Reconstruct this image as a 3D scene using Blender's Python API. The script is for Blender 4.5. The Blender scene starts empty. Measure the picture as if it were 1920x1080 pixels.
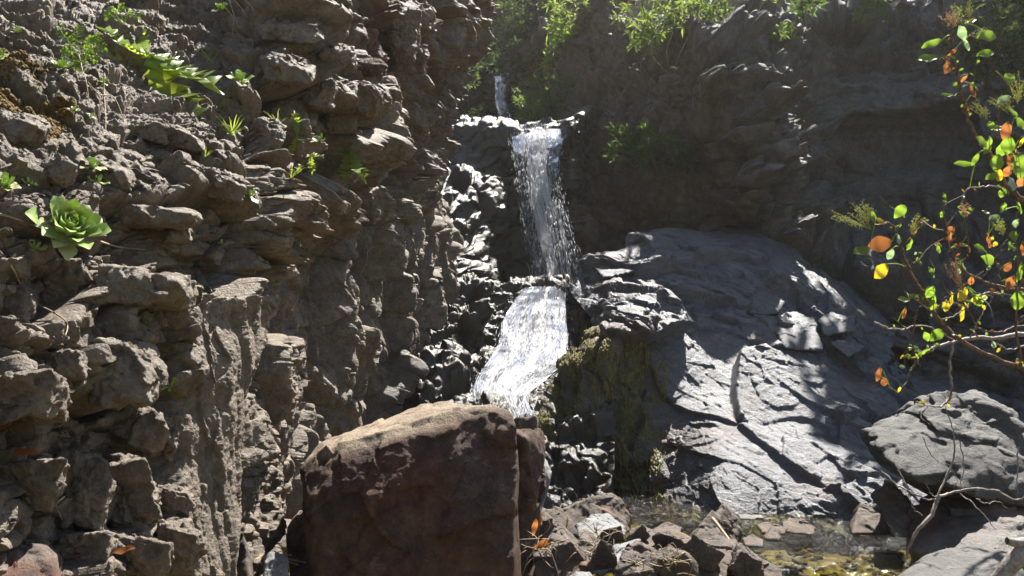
import bpy, bmesh, math, random
import numpy as np
from concurrent.futures import ThreadPoolExecutor
from mathutils import Vector, Matrix

R = math.radians
scene = bpy.context.scene
col = scene.collection

# ------------------------------------------------------------------ camera, light, exposure
CAM_Z, PITCH, F = 1.1, math.atan(73 / 1600), 1600.0
cam_d = bpy.data.cameras.new('camera')
cam_d.sensor_width = 36.0
cam_d.lens = F / 1920 * 36.0
cam_d.clip_start, cam_d.clip_end = 0.05, 2000
cam = bpy.data.objects.new('camera', cam_d)
cam.location = (0, 0, CAM_Z)
cam.rotation_euler = (math.pi / 2 + PITCH, 0, 0)
col.objects.link(cam)
scene.camera = cam

SUN_AZ, SUN_EL = R(29), R(57)          # azimuth measured from +Y towards +X
world = bpy.data.worlds.new('World')
scene.world = world
world.use_nodes = True
wn = world.node_tree
sky = wn.nodes.new('ShaderNodeTexSky')
sky.sky_type = 'NISHITA'
sky.sun_disc = False
sky.sun_elevation = SUN_EL
sky.sun_rotation = SUN_AZ
wn.nodes['Background'].inputs['Strength'].default_value = 0.05
wn.links.new(sky.outputs['Color'], wn.nodes['Background'].inputs['Color'])
sun_d = bpy.data.lights.new('sun', 'SUN')
sun_d.energy = 5.0
sun_d.angle = R(0.5)
sun_d.color = (1.0, 0.95, 0.87)
sun = bpy.data.objects.new('sun', sun_d)
S = Vector((math.sin(SUN_AZ) * math.cos(SUN_EL), math.cos(SUN_AZ) * math.cos(SUN_EL), math.sin(SUN_EL)))
sun.rotation_euler = S.to_track_quat('Z', 'Y').to_euler()
sun.location = (6, 12, 20)
col.objects.link(sun)
scene.view_settings.view_transform = 'Standard'
scene.view_settings.look = 'None'
scene.view_settings.exposure = 1.62
scene.view_settings.gamma = 1
scene.render.engine = 'CYCLES'
cy = scene.cycles
cy.max_bounces = 8
cy.diffuse_bounces = 3
cy.glossy_bounces = 3
cy.transmission_bounces = 4
cy.transparent_max_bounces = 12
cy.caustics_reflective = False
cy.caustics_refractive = False
cy.sample_clamp_indirect = 6

# ------------------------------------------------------------------ numpy noise
POOL = ThreadPoolExecutor(4)


def chunked(fn, P, n_out, size=40000):
    P = np.ascontiguousarray(P, np.float32)
    parts = [P[i:i + size] for i in range(0, len(P), size)]
    res = list(POOL.map(fn, parts))
    if n_out == 1:
        return np.concatenate(res)
    return [np.concatenate([r[k] for r in res]) for k in range(n_out)]


def hsh(x, y, z, seed):
    with np.errstate(over='ignore'):
        h = (x.astype(np.uint32) * np.uint32(0x8da6b343)) ^ (y.astype(np.uint32) * np.uint32(0xd8163841)) ^ (z.astype(np.uint32) * np.uint32(0xcb1ab31f)) ^ np.uint32((seed * 0x9e3779b1) & 0xffffffff)
        h ^= h >> np.uint32(15)
        h *= np.uint32(0x2c1b3c6d)
        h ^= h >> np.uint32(12)
        h *= np.uint32(0x297a2d39)
        h ^= h >> np.uint32(15)
    return h


def b3(h):
    return ((h & np.uint32(1023)).astype(np.float32) / 1023, ((h >> np.uint32(10)) & np.uint32(1023)).astype(np.float32) / 1023,
            ((h >> np.uint32(20)) & np.uint32(1023)).astype(np.float32) / 1023)


def _perlin(P, seed):
    i = np.floor(P).astype(np.int32)
    f = P - i
    u = f * f * f * (f * (f * 6 - 15) + 10)
    out = 0
    for dx in (0, 1):
        wx = u[:, 0] if dx else 1 - u[:, 0]
        for dy in (0, 1):
            wy = u[:, 1] if dy else 1 - u[:, 1]
            for dz in (0, 1):
                wz = u[:, 2] if dz else 1 - u[:, 2]
                a, b, c = b3(hsh(i[:, 0] + dx, i[:, 1] + dy, i[:, 2] + dz, seed))
                out = out + wx * wy * wz * ((a * 2 - 1) * (f[:, 0] - dx) + (b * 2 - 1) * (f[:, 1] - dy) + (c * 2 - 1) * (f[:, 2] - dz))
    return out * 1.6


def fbm(P, freq, octv=4, seed=0, gain=0.5, ridged=False):
    def fn(Q):
        s, a, q = 0, 1.0, Q * np.float32(freq)
        for k in range(octv):
            n = _perlin(q, seed + k * 17)
            if ridged:
                n = 1 - 2 * np.abs(n)
            s = s + a * n
            a *= gain
            q = q * np.float32(2.03) + np.float32(11.7)
        return s
    return chunked(fn, np.asarray(P), 1)


def cells(P, size, seed, jit=0.42, rot=None):
    """nearest jittered cell: three randoms, local offset (in cell units) and the gap to the next cell"""
    size = np.asarray(size, np.float32)
    Mx = None if rot is None else np.asarray(rot, np.float32)

    def fn(Q):
        q = Q if Mx is None else Q @ Mx.T
        q = q / size
        i0 = np.floor(q - 0.5).astype(np.int32)
        n = len(q)
        f1 = np.full(n, 9e9, np.float32)
        f2 = np.full(n, 9e9, np.float32)
        rid = np.zeros(n, np.uint32)
        off = np.zeros((n, 3), np.float32)
        for k in range(8):
            c = i0 + np.array([k & 1, (k >> 1) & 1, k >> 2], np.int32)
            h = hsh(c[:, 0], c[:, 1], c[:, 2], seed)
            a, b, d = b3(h)
            v = np.stack([q[:, 0] - c[:, 0] - 0.5 - (a - .5) * 2 * jit, q[:, 1] - c[:, 1] - 0.5 - (b - .5) * 2 * jit,
                          q[:, 2] - c[:, 2] - 0.5 - (d - .5) * 2 * jit], 1)
            dd = (v * v).sum(1)
            m = dd < f1
            f2 = np.where(m, f1, np.minimum(f2, dd))
            f1 = np.where(m, dd, f1)
            rid = np.where(m, h, rid)
            off = np.where(m[:, None], v, off)
        r = b3(hsh(rid.astype(np.int64), rid.astype(np.int64) >> 7, rid.astype(np.int64) >> 13, seed + 5))
        return np.stack(r, 1), off, np.sqrt(f1), np.sqrt(f2) - np.sqrt(f1)
    return chunked(fn, P, 4)


def blocks(P, size, seed, amp, tilt=0.5, crack=0.3, cw=0.07, warp=0.1, rot=None, jit=0.42, sharp=55.0, mask=None):
    """fractured rock: every cell a tilted plane of its own height, bevelled into its neighbours, with cracks between"""
    P = np.asarray(P)
    if mask is not None:
        out = np.zeros(len(P), np.float32)
        k = mask > .004
        if k.any():
            out[k] = blocks(P[k], size, seed, amp, tilt, crack, cw, warp, rot, jit, sharp)
        return out * mask
    size = np.asarray(size, np.float32)
    Mx = None if rot is None else np.asarray(rot, np.float32)
    wf = 1.1 / float(size.mean())

    def fn(Q):
        w = np.stack([_perlin(Q * np.float32(wf) + 3.1 * k, seed + 31 + k) for k in range(3)], 1) * warp * size.mean() * 2
        q = Q + w
        q = (q if Mx is None else q @ Mx.T) / size
        i0 = np.floor(q - 0.5).astype(np.int32)
        dds, hs = [], []
        for k in range(8):
            c = i0 + np.array([k & 1, (k >> 1) & 1, k >> 2], np.int32)
            h = hsh(c[:, 0], c[:, 1], c[:, 2], seed)
            a, b, d = b3(h)
            v0 = q[:, 0] - c[:, 0] - .5 - (a - .5) * (2 * jit)
            v1 = q[:, 1] - c[:, 1] - .5 - (b - .5) * (2 * jit)
            v2 = q[:, 2] - c[:, 2] - .5 - (d - .5) * (2 * jit)
            h2 = h * np.uint32(0x85ebca6b)
            h2 ^= h2 >> np.uint32(13)
            r0, r1, r2 = b3(h2 * np.uint32(0xc2b2ae35))
            hs.append((r0 - .5) * 2 + ((r1 - .5) * v0 + (r2 - .5) * v1 + (a - .5) * v2) * (4 * tilt))
            dds.append(v0 * v0 + v1 * v1 + v2 * v2)
        D = np.stack(dds)
        H = np.stack(hs)
        Ds = np.partition(D, 1, axis=0)
        wgt = np.exp(-(D - Ds[0]) * np.float32(sharp))
        d = (wgt * H).sum(0) / wgt.sum(0)
        gap = np.sqrt(Ds[1]) - np.sqrt(Ds[0])
        return amp * (d - crack * np.exp(-gap / cw))
    return chunked(fn, P, 1)


def axes(n, along=(1, 0, 0)):
    """rows of a frame whose third axis is n"""
    n = np.asarray(n, float)
    n /= np.linalg.norm(n)
    a = np.asarray(along, float)
    a -= n * (a @ n)
    a /= np.linalg.norm(a)
    return np.stack([a, np.cross(n, a), n])


def sstep(a, b, x):
    t = np.clip((x - a) / (b - a), 0, 1)
    return t * t * (3 - 2 * t)


# ------------------------------------------------------------------ pixel <-> world
ct, st = math.cos(PITCH), math.sin(PITCH)


def W(px, py, Y):
    """the point at distance Y seen at that place of the photograph"""
    a, b = (px - 960) / F, (540 - py) / F
    dy, dz = ct - b * st, st + b * ct
    s = Y / dy
    return np.stack(np.broadcast_arrays(a * s, Y * np.ones_like(s), CAM_Z + s * dz), -1)


def V(px, py, Y):
    p = W(np.float64(px), np.float64(py), np.float64(Y))
    return Vector((float(p[0]), float(p[1]), float(p[2])))


def proj(P):
    d = P - np.array([0, 0, CAM_Z])
    zf = d[:, 1] * ct + d[:, 2] * st
    yu = -d[:, 1] * st + d[:, 2] * ct
    zf = np.maximum(zf, 1e-3)
    return 960 + F * d[:, 0] / zf, 540 - F * yu / zf


# ------------------------------------------------------------------ objects
def tag(o, label, cat, group=None, kind=None):
    o['label'] = label
    o['category'] = cat
    if group:
        o['group'] = group
    if kind:
        o['kind'] = kind
    return o


def link(o, parent=None):
    col.objects.link(o)
    if parent:
        o.parent = parent
    return o


def empty(name, loc=(0, 0, 0)):
    o = bpy.data.objects.new(name, None)
    o.location = loc
    o.empty_display_size = 0.1
    return link(o)


def np_mesh(name, verts, faces, mat, attrs=None, smooth=True):
    me = bpy.data.meshes.new(name)
    verts = np.asarray(verts, np.float32)
    faces = np.asarray(faces, np.int32)
    n, k = faces.shape
    me.vertices.add(len(verts))
    me.vertices.foreach_set('co', verts.ravel())
    me.loops.add(n * k)
    me.loops.foreach_set('vertex_index', faces.ravel())
    me.polygons.add(n)
    me.polygons.foreach_set('loop_start', np.arange(0, n * k, k, dtype=np.int32))
    me.polygons.foreach_set('loop_total', np.full(n, k, np.int32))
    me.polygons.foreach_set('use_smooth', np.full(n, smooth, bool))
    for a, v in (attrs or {}).items():
        at = me.attributes.new(a, 'FLOAT', 'POINT')
        at.data.foreach_set('value', np.asarray(v, np.float32))
    if mat:
        me.materials.append(mat)
    me.update(calc_edges=True)
    return me


def obj(name, me, parent=None, loc=None):
    o = bpy.data.objects.new(name, me)
    if loc is not None:
        o.location = loc
    return link(o, parent)


class MB:
    """collects tubes, leaves and drops into one mesh of triangles"""

    def __init__(s):
        s.v, s.f, s.n = [], [], 0

    def add(s, v, f):
        v = np.asarray(v, np.float32)
        f = np.asarray(f, np.int32)
        if f.shape[1] == 4:
            f = np.concatenate([f[:, [0, 1, 2]], f[:, [0, 2, 3]]])
        s.v.append(v)
        s.f.append(f + s.n)
        s.n += len(v)

    def tube(s, pts, rad, seg=6):
        pts = np.asarray(pts, float)
        n = len(pts)
        rad = np.interp(np.linspace(0, 1, n), np.linspace(0, 1, len(rad)), rad)
        t = np.gradient(pts, axis=0)
        t /= np.linalg.norm(t, axis=1)[:, None] + 1e-9
        up = np.array([0.3, 0.2, 1.0]) if abs(t[0, 2]) < .9 else np.array([1.0, .1, 0])
        a = np.cross(t, up)
        a /= np.linalg.norm(a, axis=1)[:, None] + 1e-9
        b = np.cross(t, a)
        th = np.linspace(0, 2 * math.pi, seg, endpoint=False)
        v = pts[:, None] + rad[:, None, None] * (a[:, None] * np.cos(th)[None, :, None] + b[:, None] * np.sin(th)[None, :, None])
        i = np.arange(n - 1)[:, None] * seg
        j = np.arange(seg)[None]
        j2 = (j + 1) % seg
        f = np.stack([i + j, i + j2, i + seg + j2, i + seg + j], -1).reshape(-1, 4)
        s.add(v.reshape(-1, 3), f)

    def mesh(s, name, mat, smooth=True):
        return np_mesh(name, np.concatenate(s.v), np.concatenate(s.f), mat, None, smooth)

    def build(s, name, mat, parent=None, smooth=True):
        return obj(name, s.mesh(name, mat, smooth), parent)


def curve(pts, n):
    """catmull-rom through points"""
    p = np.asarray(pts, float)
    p = np.concatenate([[2 * p[0] - p[1]], p, [2 * p[-1] - p[-2]]])
    t = np.linspace(0, len(p) - 3 - 1e-6, n)
    i = t.astype(int)
    f = (t - i)[:, None]
    a, b, c, d = p[i], p[i + 1], p[i + 2], p[i + 3]
    return 0.5 * (2 * b + (c - a) * f + (2 * a - 5 * b + 4 * c - d) * f ** 2 + (3 * b - a - 3 * c + d) * f ** 3)


# ------------------------------------------------------------------ materials
class NT:
    def __init__(s, name):
        s.m = bpy.data.materials.new(name)
        s.m.use_nodes = True
        s.t = s.m.node_tree
        s.t.nodes.clear()
        s.out = s.n('ShaderNodeOutputMaterial')

    def n(s, kind, **kw):
        nd = s.t.nodes.new(kind)
        for k, v in kw.items():
            if k.startswith('i_'):
                nd.inputs[k[2:].replace('_', ' ')].default_value = v
            else:
                setattr(nd, k, v)
        return nd

    def l(s, a, b):
        s.t.links.new(a, b)

    def coord(s, sc=(1, 1, 1), rot=(0, 0, 0)):
        c = s.n('ShaderNodeTexCoord')
        m = s.n('ShaderNodeMapping')
        m.inputs['Scale'].default_value = sc
        m.inputs['Rotation'].default_value = rot
        s.l(c.outputs['Object'], m.inputs['Vector'])
        return m.outputs['Vector']

    def noise(s, vec, scale, detail=6, rough=.6, dist=0.0):
        nd = s.n('ShaderNodeTexNoise', i_Scale=scale, i_Detail=detail, i_Roughness=rough, i_Distortion=dist)
        s.l(vec, nd.inputs['Vector'])
        return nd.outputs['Fac']

    def ramp(s, fac, stops):
        r = s.n('ShaderNodeValToRGB')
        e = r.color_ramp.elements
        while len(e) < len(stops):
            e.new(0.5)
        for el, (p, c) in zip(e, stops):
            el.position = p
            el.color = (*c, 1) if len(c) == 3 else c
        s.l(fac, r.inputs['Fac'])
        return r.outputs['Color']

    def bw(s, fac, a, b):
        return s.ramp(fac, [(a, (0, 0, 0)), (b, (1, 1, 1))])

    def mix(s, fac, a, b, blend='MIX'):
        m = s.n('ShaderNodeMix', data_type='RGBA', blend_type=blend)
        for k, v in ((0, fac), (6, a), (7, b)):
            if isinstance(v, (int, float)):
                m.inputs[k].default_value = v
            elif isinstance(v, tuple):
                m.inputs[k].default_value = (*v, 1)
            else:
                s.l(v, m.inputs[k])
        return m.outputs[2]

    def math(s, op, a, b=0.0):
        m = s.n('ShaderNodeMath', operation=op)
        for k, v in ((0, a), (1, b)):
            if isinstance(v, (int, float)):
                m.inputs[k].default_value = v
            else:
                s.l(v, m.inputs[k])
        return m.outputs[0]

    def attr(s, name):
        return s.n('ShaderNodeAttribute', attribute_name=name).outputs['Fac']


def rock_mat(name, dark, mid, light, sc=1.0, bump=0.5, rough=0.85, moss=(0.07, 0.05, 0.012), rust=None, spots=None, stretch=(1, 1, 1), lich=None, spec=.5, earth=((.035, .012, .007), (.12, .045, .025), (.2, .09, .05))):
    t = NT(name)
    v = t.coord()
    vs = t.coord(stretch)
    n1 = t.noise(v, 2.3 * sc, 5, .6, .4)
    n2 = t.noise(vs, 11 * sc, 8, .68)
    n3 = t.noise(v, 70 * sc, 5, .7)
    c = t.ramp(n2, [(.30, dark), (.5, mid), (.72, light)])
    c = t.mix(t.math('MULTIPLY', t.bw(n1, .36, .64), .55), c, t.ramp(n2, [(.3, dark), (.7, mid)]))
    c = t.mix(.38, c, t.ramp(n3, [(.25, tuple(x * .4 for x in dark)), (.5, mid), (.75, light)]))
    if rust:
        c = t.mix(t.math('MULTIPLY', t.bw(t.noise(v, 3.1 * sc, 7, .7, .6), .5, .68), .8), c, rust)
    if lich:
        lf = t.bw(t.noise(v, 9 * sc, 8, .75, .3), .60, .68)
        c = t.mix(t.math('MULTIPLY', lf, .75), c, lich)
    if spots:
        vo = t.n('ShaderNodeTexVoronoi', i_Scale=26 * sc)
        t.l(t.coord(), vo.inputs['Vector'])
        c = t.mix(t.math('MULTIPLY', t.bw(vo.outputs['Distance'], .22, .12), .5), c, spots)
    ru = t.attr('rust')
    c = t.mix(ru, c, t.ramp(n2, [(.3, earth[0]), (.55, earth[1]), (.75, earth[2])]))
    ms = t.attr('moss')
    mn = t.math('MULTIPLY', ms, t.bw(t.noise(v, 22 * sc, 6, .7), .38, .55))
    c = t.mix(mn, c, t.mix(t.bw(t.noise(v, 60, 3), .35, .65), moss, tuple(x * 1.9 for x in moss)))
    c = t.mix(t.math('MULTIPLY', t.attr('lit_tan'), t.bw(t.noise(v, 14, 6, .7), .25, .5)), c, t.ramp(n3, [(.3, (.17, .13, .09)), (.7, (.40, .33, .24))]))  # tan tone for a top face, lichen colour and painted sunlight together
    wet = t.attr('wet')
    c = t.mix(wet, c, t.mix(1.0, c, (.42, .40, .38), 'MULTIPLY'))
    p = t.n('ShaderNodeBsdfPrincipled')
    p.inputs['Specular IOR Level'].default_value = spec
    t.l(c, p.inputs['Base Color'])
    rr = t.n('ShaderNodeMapRange')
    t.l(wet, rr.inputs['Value'])
    rr.inputs['To Min'].default_value = rough
    rr.inputs['To Max'].default_value = 0.33
    t.l(rr.outputs[0], p.inputs['Roughness'])
    h = t.math('ADD', t.math('MULTIPLY', n2, .5), t.math('MULTIPLY', n3, .34))
    h = t.math('ADD', h, t.math('MULTIPLY', t.noise(v, 190 * sc, 3, .6), .14))
    b = t.n('ShaderNodeBump', i_Strength=bump, i_Distance=.035 / sc)
    t.l(h, b.inputs['Height'])
    t.l(b.outputs[0], p.inputs['Normal'])
    t.l(p.outputs[0], t.out.inputs[0])
    return t.m


def leaf_mat(name, colr, trans, rough=.4, vary=.35, spot=None, tw=.55):
    t = NT(name)
    v = t.coord()
    info = t.n('ShaderNodeObjectInfo')
    n = t.noise(v, 35, 4)
    k = t.math('ADD', t.math('MULTIPLY', info.outputs['Random'], vary), t.math('MULTIPLY', n, vary))
    k = t.math('ADD', k, 1 - vary)
    ca = t.mix(1.0, colr, k, 'MULTIPLY')
    cb = t.mix(1.0, trans, k, 'MULTIPLY')
    if spot:
        s = t.math('MULTIPLY', t.bw(t.noise(v, 60, 3), .55, .65), .8)
        ca = t.mix(s, ca, spot)
        cb = t.mix(s, cb, spot)
    d = t.n('ShaderNodeBsdfPrincipled', i_Roughness=rough)
    t.l(ca, d.inputs['Base Color'])
    tr = t.n('ShaderNodeBsdfTranslucent')
    t.l(cb, tr.inputs['Color'])
    m = t.n('ShaderNodeMixShader', i_Fac=tw)
    t.l(d.outputs[0], m.inputs[1])
    t.l(tr.outputs[0], m.inputs[2])
    t.l(m.outputs[0], t.out.inputs[0])
    return t.m


def plain_mat(name, a, b, sc=20, rough=.8, bump=.3):
    t = NT(name)
    v = t.coord()
    n = t.noise(v, sc, 6)
    p = t.n('ShaderNodeBsdfPrincipled', i_Roughness=rough)
    t.l(t.ramp(n, [(.3, a), (.7, b)]), p.inputs['Base Color'])
    bp = t.n('ShaderNodeBump', i_Strength=bump, i_Distance=.01)
    t.l(n, bp.inputs['Height'])
    t.l(bp.outputs[0], p.inputs['Normal'])
    t.l(p.outputs[0], t.out.inputs[0])
    return t.m


M = {}
M['brown'] = rock_mat('brown_cliff_rock', (.04, .030, .022), (.17, .135, .10), (.40, .335, .26), 1.3, 1.0, .62, lich=(.30, .29, .26))
M['grey'] = rock_mat('blue_grey_rock', (.034, .035, .040), (.105, .112, .126), (.21, .22, .24), 1.0, .7, .45, lich=(.2, .2, .185), moss=(.05, .05, .012), stretch=(1, 1, 2.2))
M['dark'] = rock_mat('dark_wet_rock', (.022, .02, .019), (.075, .067, .058), (.18, .16, .135), 1.2, .6, .6, moss=(.035, .045, .01), spec=.55)
M['shade'] = rock_mat('earthy_cliff_rock', (.038, .037, .037), (.145, .138, .13), (.30, .285, .27), .8, 1.2, .65, moss=(.02, .03, .008), stretch=(1, 1, .4), earth=((.04, .026, .015), (.15, .105, .062), (.27, .19, .12)))
M['red'] = rock_mat('red_brown_boulder_rock', (.022, .014, .012), (.080, .050, .039), (.22, .165, .125), 1.9, 1.0, .8, rust=(.13, .075, .035), lich=(.25, .205, .155), spec=.3)
M['rubble'] = rock_mat('brown_rubble_rock', (.024, .018, .015), (.070, .052, .042), (.20, .155, .12), 2.2, .6, .8, rust=(.17, .09, .04), lich=(.28, .25, .21))
M['pale'] = rock_mat('pale_grey_rock', (.06, .06, .06), (.17, .175, .175), (.36, .36, .34), 2.4, .6, .75, lich=(.42, .42, .38))
M['smooth'] = rock_mat('smooth_grey_rock', (.032, .03, .028), (.078, .075, .07), (.165, .16, .15), 1.6, .7, .75, stretch=(1, 1, 2.6), lich=(.2, .195, .185))
M['soil'] = plain_mat('brown_soil', (.03, .02, .013), (.12, .085, .06), 30, .95, .8)


# ------------------------------------------------------------------ rock surfaces from a net of points
def resample(grid, dens):
    """grid [R][C] of (px,py,Y) -> dense world net; dens = samples per photo pixel"""
    G = np.asarray(grid, float)
    scr = G[..., :2]
    wr = W(G[..., 0], G[..., 1], G[..., 2])

    def params(a, w):
        ln = np.linalg.norm(np.diff(a, axis=0), axis=-1).max(1)
        lw = np.linalg.norm(np.diff(w, axis=0), axis=-1).max(1)
        k = np.maximum(np.minimum(ln, 700), 12) * dens
        ym = (w[:-1, :, 1] + w[1:, :, 1]).min(1) / 2
        k = np.maximum(k, np.minimum(lw * F / ym * dens * .45, 260)).astype(int) + 2
        return np.concatenate([i + np.linspace(0, 1, n, endpoint=False) for i, n in enumerate(k)] + [[len(k) - 1e-6]])
    tr, tc = params(scr, wr), params(scr.transpose(1, 0, 2), wr.transpose(1, 0, 2))

    def cr(A, t):
        A = np.concatenate([[2 * A[0] - A[1]], A, [2 * A[-1] - A[-2]]])
        i = t.astype(int)
        f = (t - i).reshape(-1, 1, 1)
        a, b, c, d = A[i], A[i + 1], A[i + 2], A[i + 3]
        return b + .5 * f * ((c - a) + f * ((2 * a - 5 * b + 4 * c - d) + f * (3 * (b - c) + d - a)))
    X = cr(wr, tr)
    X = cr(X.transpose(1, 0, 2), tc).transpose(1, 0, 2)
    return X, tr, tc


def net_normals(X):
    n = np.cross(np.gradient(X, axis=1), np.gradient(X, axis=0))
    n /= np.linalg.norm(n, axis=-1)[..., None] + 1e-9
    flip = (n * (np.array([0, 0, CAM_Z]) - X)).sum(-1).mean() < 0
    return -n if flip else n


SURF = {}


def surface(name, grid, disp, mat, dens=.55, attrs=None, smooth_n=True):
    X, tr, tc = resample(grid, dens)
    N = net_normals(X)
    sh = X.shape
    P, Nf = X.reshape(-1, 3), N.reshape(-1, 3)
    U = np.repeat(tr[:, None], len(tc), 1).ravel()
    Vv = np.repeat(tc[None], len(tr), 0).ravel()
    px, py = proj(P)
    P = P + disp(P, Nf, px, py, U, Vv)
    at = {'wet': np.zeros(len(P)), 'moss': np.zeros(len(P)), 'rust': np.zeros(len(P))}
    X2 = P.reshape(sh)
    N2 = net_normals(X2).reshape(-1, 3)
    px, py = proj(P)
    if attrs:
        at.update(attrs(P, N2, px, py))
    i = np.arange(sh[0] - 1)[:, None] * sh[1] + np.arange(sh[1] - 1)[None]
    f = np.stack([i, i + sh[1], i + sh[1] + 1, i + 1], -1).reshape(-1, 4)
    SURF[name] = (P, N2, px, py)
    me = np_mesh(name, P, f, mat, at)
    return obj(name, me)


def on(name, px, py, r=7):
    """nearest visible point of a surface at that place, and its normal"""
    P, N, x, y = SURF[name]
    m = np.where((np.abs(x - px) < r) & (np.abs(y - py) < r))[0]
    if len(m) == 0:
        return on(name, px, py, r * 2) if r < 300 else (P[0], N[0])
    k = m[np.argmin(P[m, 1])]
    n = N[m].mean(0)
    n /= np.linalg.norm(n) + 1e-9
    if n[1] > 0.3:
        n = -n
    return P[k], n


def rotz(a):
    c, s = math.cos(a), math.sin(a)
    return np.array([[c, s, 0], [-s, c, 0], [0, 0, 1]])


def rotx(a):
    c, s = math.cos(a), math.sin(a)
    return np.array([[1, 0, 0], [0, c, s], [0, -s, c]])


def roty(a):
    c, s = math.cos(a), math.sin(a)
    return np.array([[c, 0, s], [0, 1, 0], [-s, 0, c]])


# ---- left cliff
LEFT = [
    [(-350, -420, 5.0), (0, -400, 5.4), (200, -400, 5.6), (380, -400, 5.7), (500, -400, 5.8), (600, -400, 6.1), (720, -400, 6.6), (835, -380, 7.2), (930, -360, 9.5)],
    [(-350, -200, 3.8), (0, -200, 4.0), (200, -200, 4.2), (380, -200, 4.2), (500, -200, 4.2), (600, -200, 4.6), (720, -200, 5.4), (838, -180, 6.3), (905, -170, 9.0)],
    [(-350, 0, 2.4), (0, 0, 2.75), (200, 0, 3.1), (380, 0, 3.42), (490, 0, 3.3), (600, 0, 3.8), (720, 0, 4.8), (842, 0, 6.2), (885, 0, 8.5)],
    [(-350, 100, 1.95), (0, 100, 2.32), (200, 100, 2.68), (380, 100, 3.05), (490, 100, 3.0), (600, 100, 3.5), (725, 100, 4.7), (845, 100, 6.2), (880, 100, 8.5)],
    [(-350, 200, 1.62), (0, 200, 2.0), (200, 200, 2.34), (380, 200, 2.7), (500, 200, 2.8), (610, 200, 3.35), (730, 200, 4.65), (806, 200, 6.5), (828, 200, 8.5)],
    [(-350, 300, 1.4), (0, 300, 1.75), (200, 300, 2.06), (370, 300, 2.42), (500, 300, 2.65), (600, 300, 3.35), (710, 300, 4.9), (794, 300, 7.0), (818, 300, 8.8)],
    [(-350, 400, 1.3), (0, 400, 1.6), (190, 400, 1.88), (370, 400, 2.24), (495, 400, 2.6), (590, 400, 3.7), (720, 400, 5.1), (826, 400, 7.8), (846, 400, 9.0)],
    [(-350, 500, 1.25), (0, 500, 1.55), (190, 500, 1.83), (365, 500, 2.18), (478, 500, 2.5), (580, 500, 4.0), (720, 500, 5.3), (850, 490, 8.0), (868, 490, 9.2)],
    [(-350, 600, 1.2), (0, 600, 1.5), (185, 600, 1.78), (360, 600, 2.12), (472, 600, 2.42), (570, 600, 4.0), (700, 600, 5.2), (810, 590, 6.8), (850, 580, 8.4)],
    [(-350, 750, 1.15), (0, 750, 1.45), (185, 750, 1.72), (355, 750, 2.06), (468, 750, 2.36), (560, 750, 3.75), (650, 750, 4.8), (725, 740, 6.0), (780, 720, 7.6)],
    [(-350, 900, 1.12), (0, 900, 1.41), (185, 900, 1.67), (350, 900, 2.0), (462, 900, 2.3), (540, 900, 3.5), (610, 900, 4.4), (660, 890, 5.4), (700, 870, 7.0)],
    [(-350, 1080, 1.1), (0, 1080, 1.37), (185, 1080, 1.62), (345, 1080, 1.95), (455, 1080, 2.24), (520, 1080, 3.3), (580, 1080, 4.2), (620, 1060, 5.2), (660, 1040, 6.5)],
    [(-350, 1500, 1.05), (0, 1500, 1.3), (185, 1500, 1.54), (340, 1500, 1.85), (448, 1500, 2.15), (510, 1500, 3.2), (570, 1500, 4.1), (610, 1450, 5.1), (650, 1400, 6.4)],
]


def left_disp(P, N, px, py, U, C):
    near = 1 - sstep(4.0, 4.9, C)                  # the camera side of the corner
    face = sstep(2.7, 3.05, C) * (1 - sstep(3.95, 4.15, C)) * sstep(6.8, 8.2, U)   # the streaky pale face
    far = sstep(4.6, 5.4, C)
    hang = sstep(3.7, 4.2, C) * (1 - sstep(5.6, 6.4, U - (6.6 - C) * .55))          # blocky overhang above
    soil = (1 - sstep(4.2, 5.2, U)) * (1 - sstep(3.3, 4.0, C))
    r1 = axes((.12, -.10, 1), (.85, .5, 0))
    r2 = axes((.05, .25, 1), (.7, .7, 0))
    r3 = axes((-.3, .05, 1), (.8, -.3, 0))
    nb = near * (1 - face)
    d = blocks(P, (.50, .38, .22), 11, .085, .5, .7, .035, .08, r1, jit=.30, sharp=200, mask=nb * (1 - .45 * soil))
    d += blocks(P, (.19, .15, .085), 12, .026, .8, .5, .06, .1, r1, jit=.32, sharp=150, mask=nb)
    d += blocks(P, (.06, .05, .028), 13, .0105, .9, .3, .1, .12, r1, sharp=90, mask=nb)
    d += blocks(P, (.12, .12, .55), 14, .011, .5, .4, .08, .1, None, sharp=90, mask=face)
    d += blocks(P, (.035, .035, .16), 15, .0045, .7, .3, .1, .12, None, sharp=80, mask=face)
    lowfar = far * (1 - hang)
    d += blocks(P, (.38, .38, .8), 21, .10, .7, .8, .07, .12, r2, sharp=22, mask=lowfar)
    d += blocks(P, (.16, .16, .30), 22, .040, .9, .8, .08, .12, r2, sharp=30, mask=lowfar)
    d += blocks(P, (.065, .065, .11), 23, .013, .9, .4, .1, .12, r2, mask=lowfar)
    hb = hang * (1 - lowfar)
    d += blocks(P, (.50, .42, .26), 31, .16, .5, .6, .04, .06, r3, jit=.30, sharp=220, mask=hb)
    d += blocks(P, (.20, .17, .12), 32, .034, .9, .4, .06, .08, r3, jit=.32, sharp=160, mask=hb)
    d += blocks(P, (.065, .06, .045), 33, .014, .9, .3, .1, .1, r3, sharp=90, mask=hb)
    mid = (1 - near) * (1 - far) * (1 - hang)
    d += blocks(P, (.24, .24, .34), 41, .035, .8, .5, .08, .12, r2, sharp=25, mask=mid)
    d += blocks(P, (.09, .09, .11), 42, .024, .8, .4, .1, .12, r2, sharp=90, mask=mid)
    d += fbm(P, 2.4, 3, 50) * .03 + fbm(P, 9, 5, 51, .55, True) * (.0035 + .010 * soil) + fbm(P, 60, 2, 52) * (.0022 + .005 * soil)
    return N * d[:, None]


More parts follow.
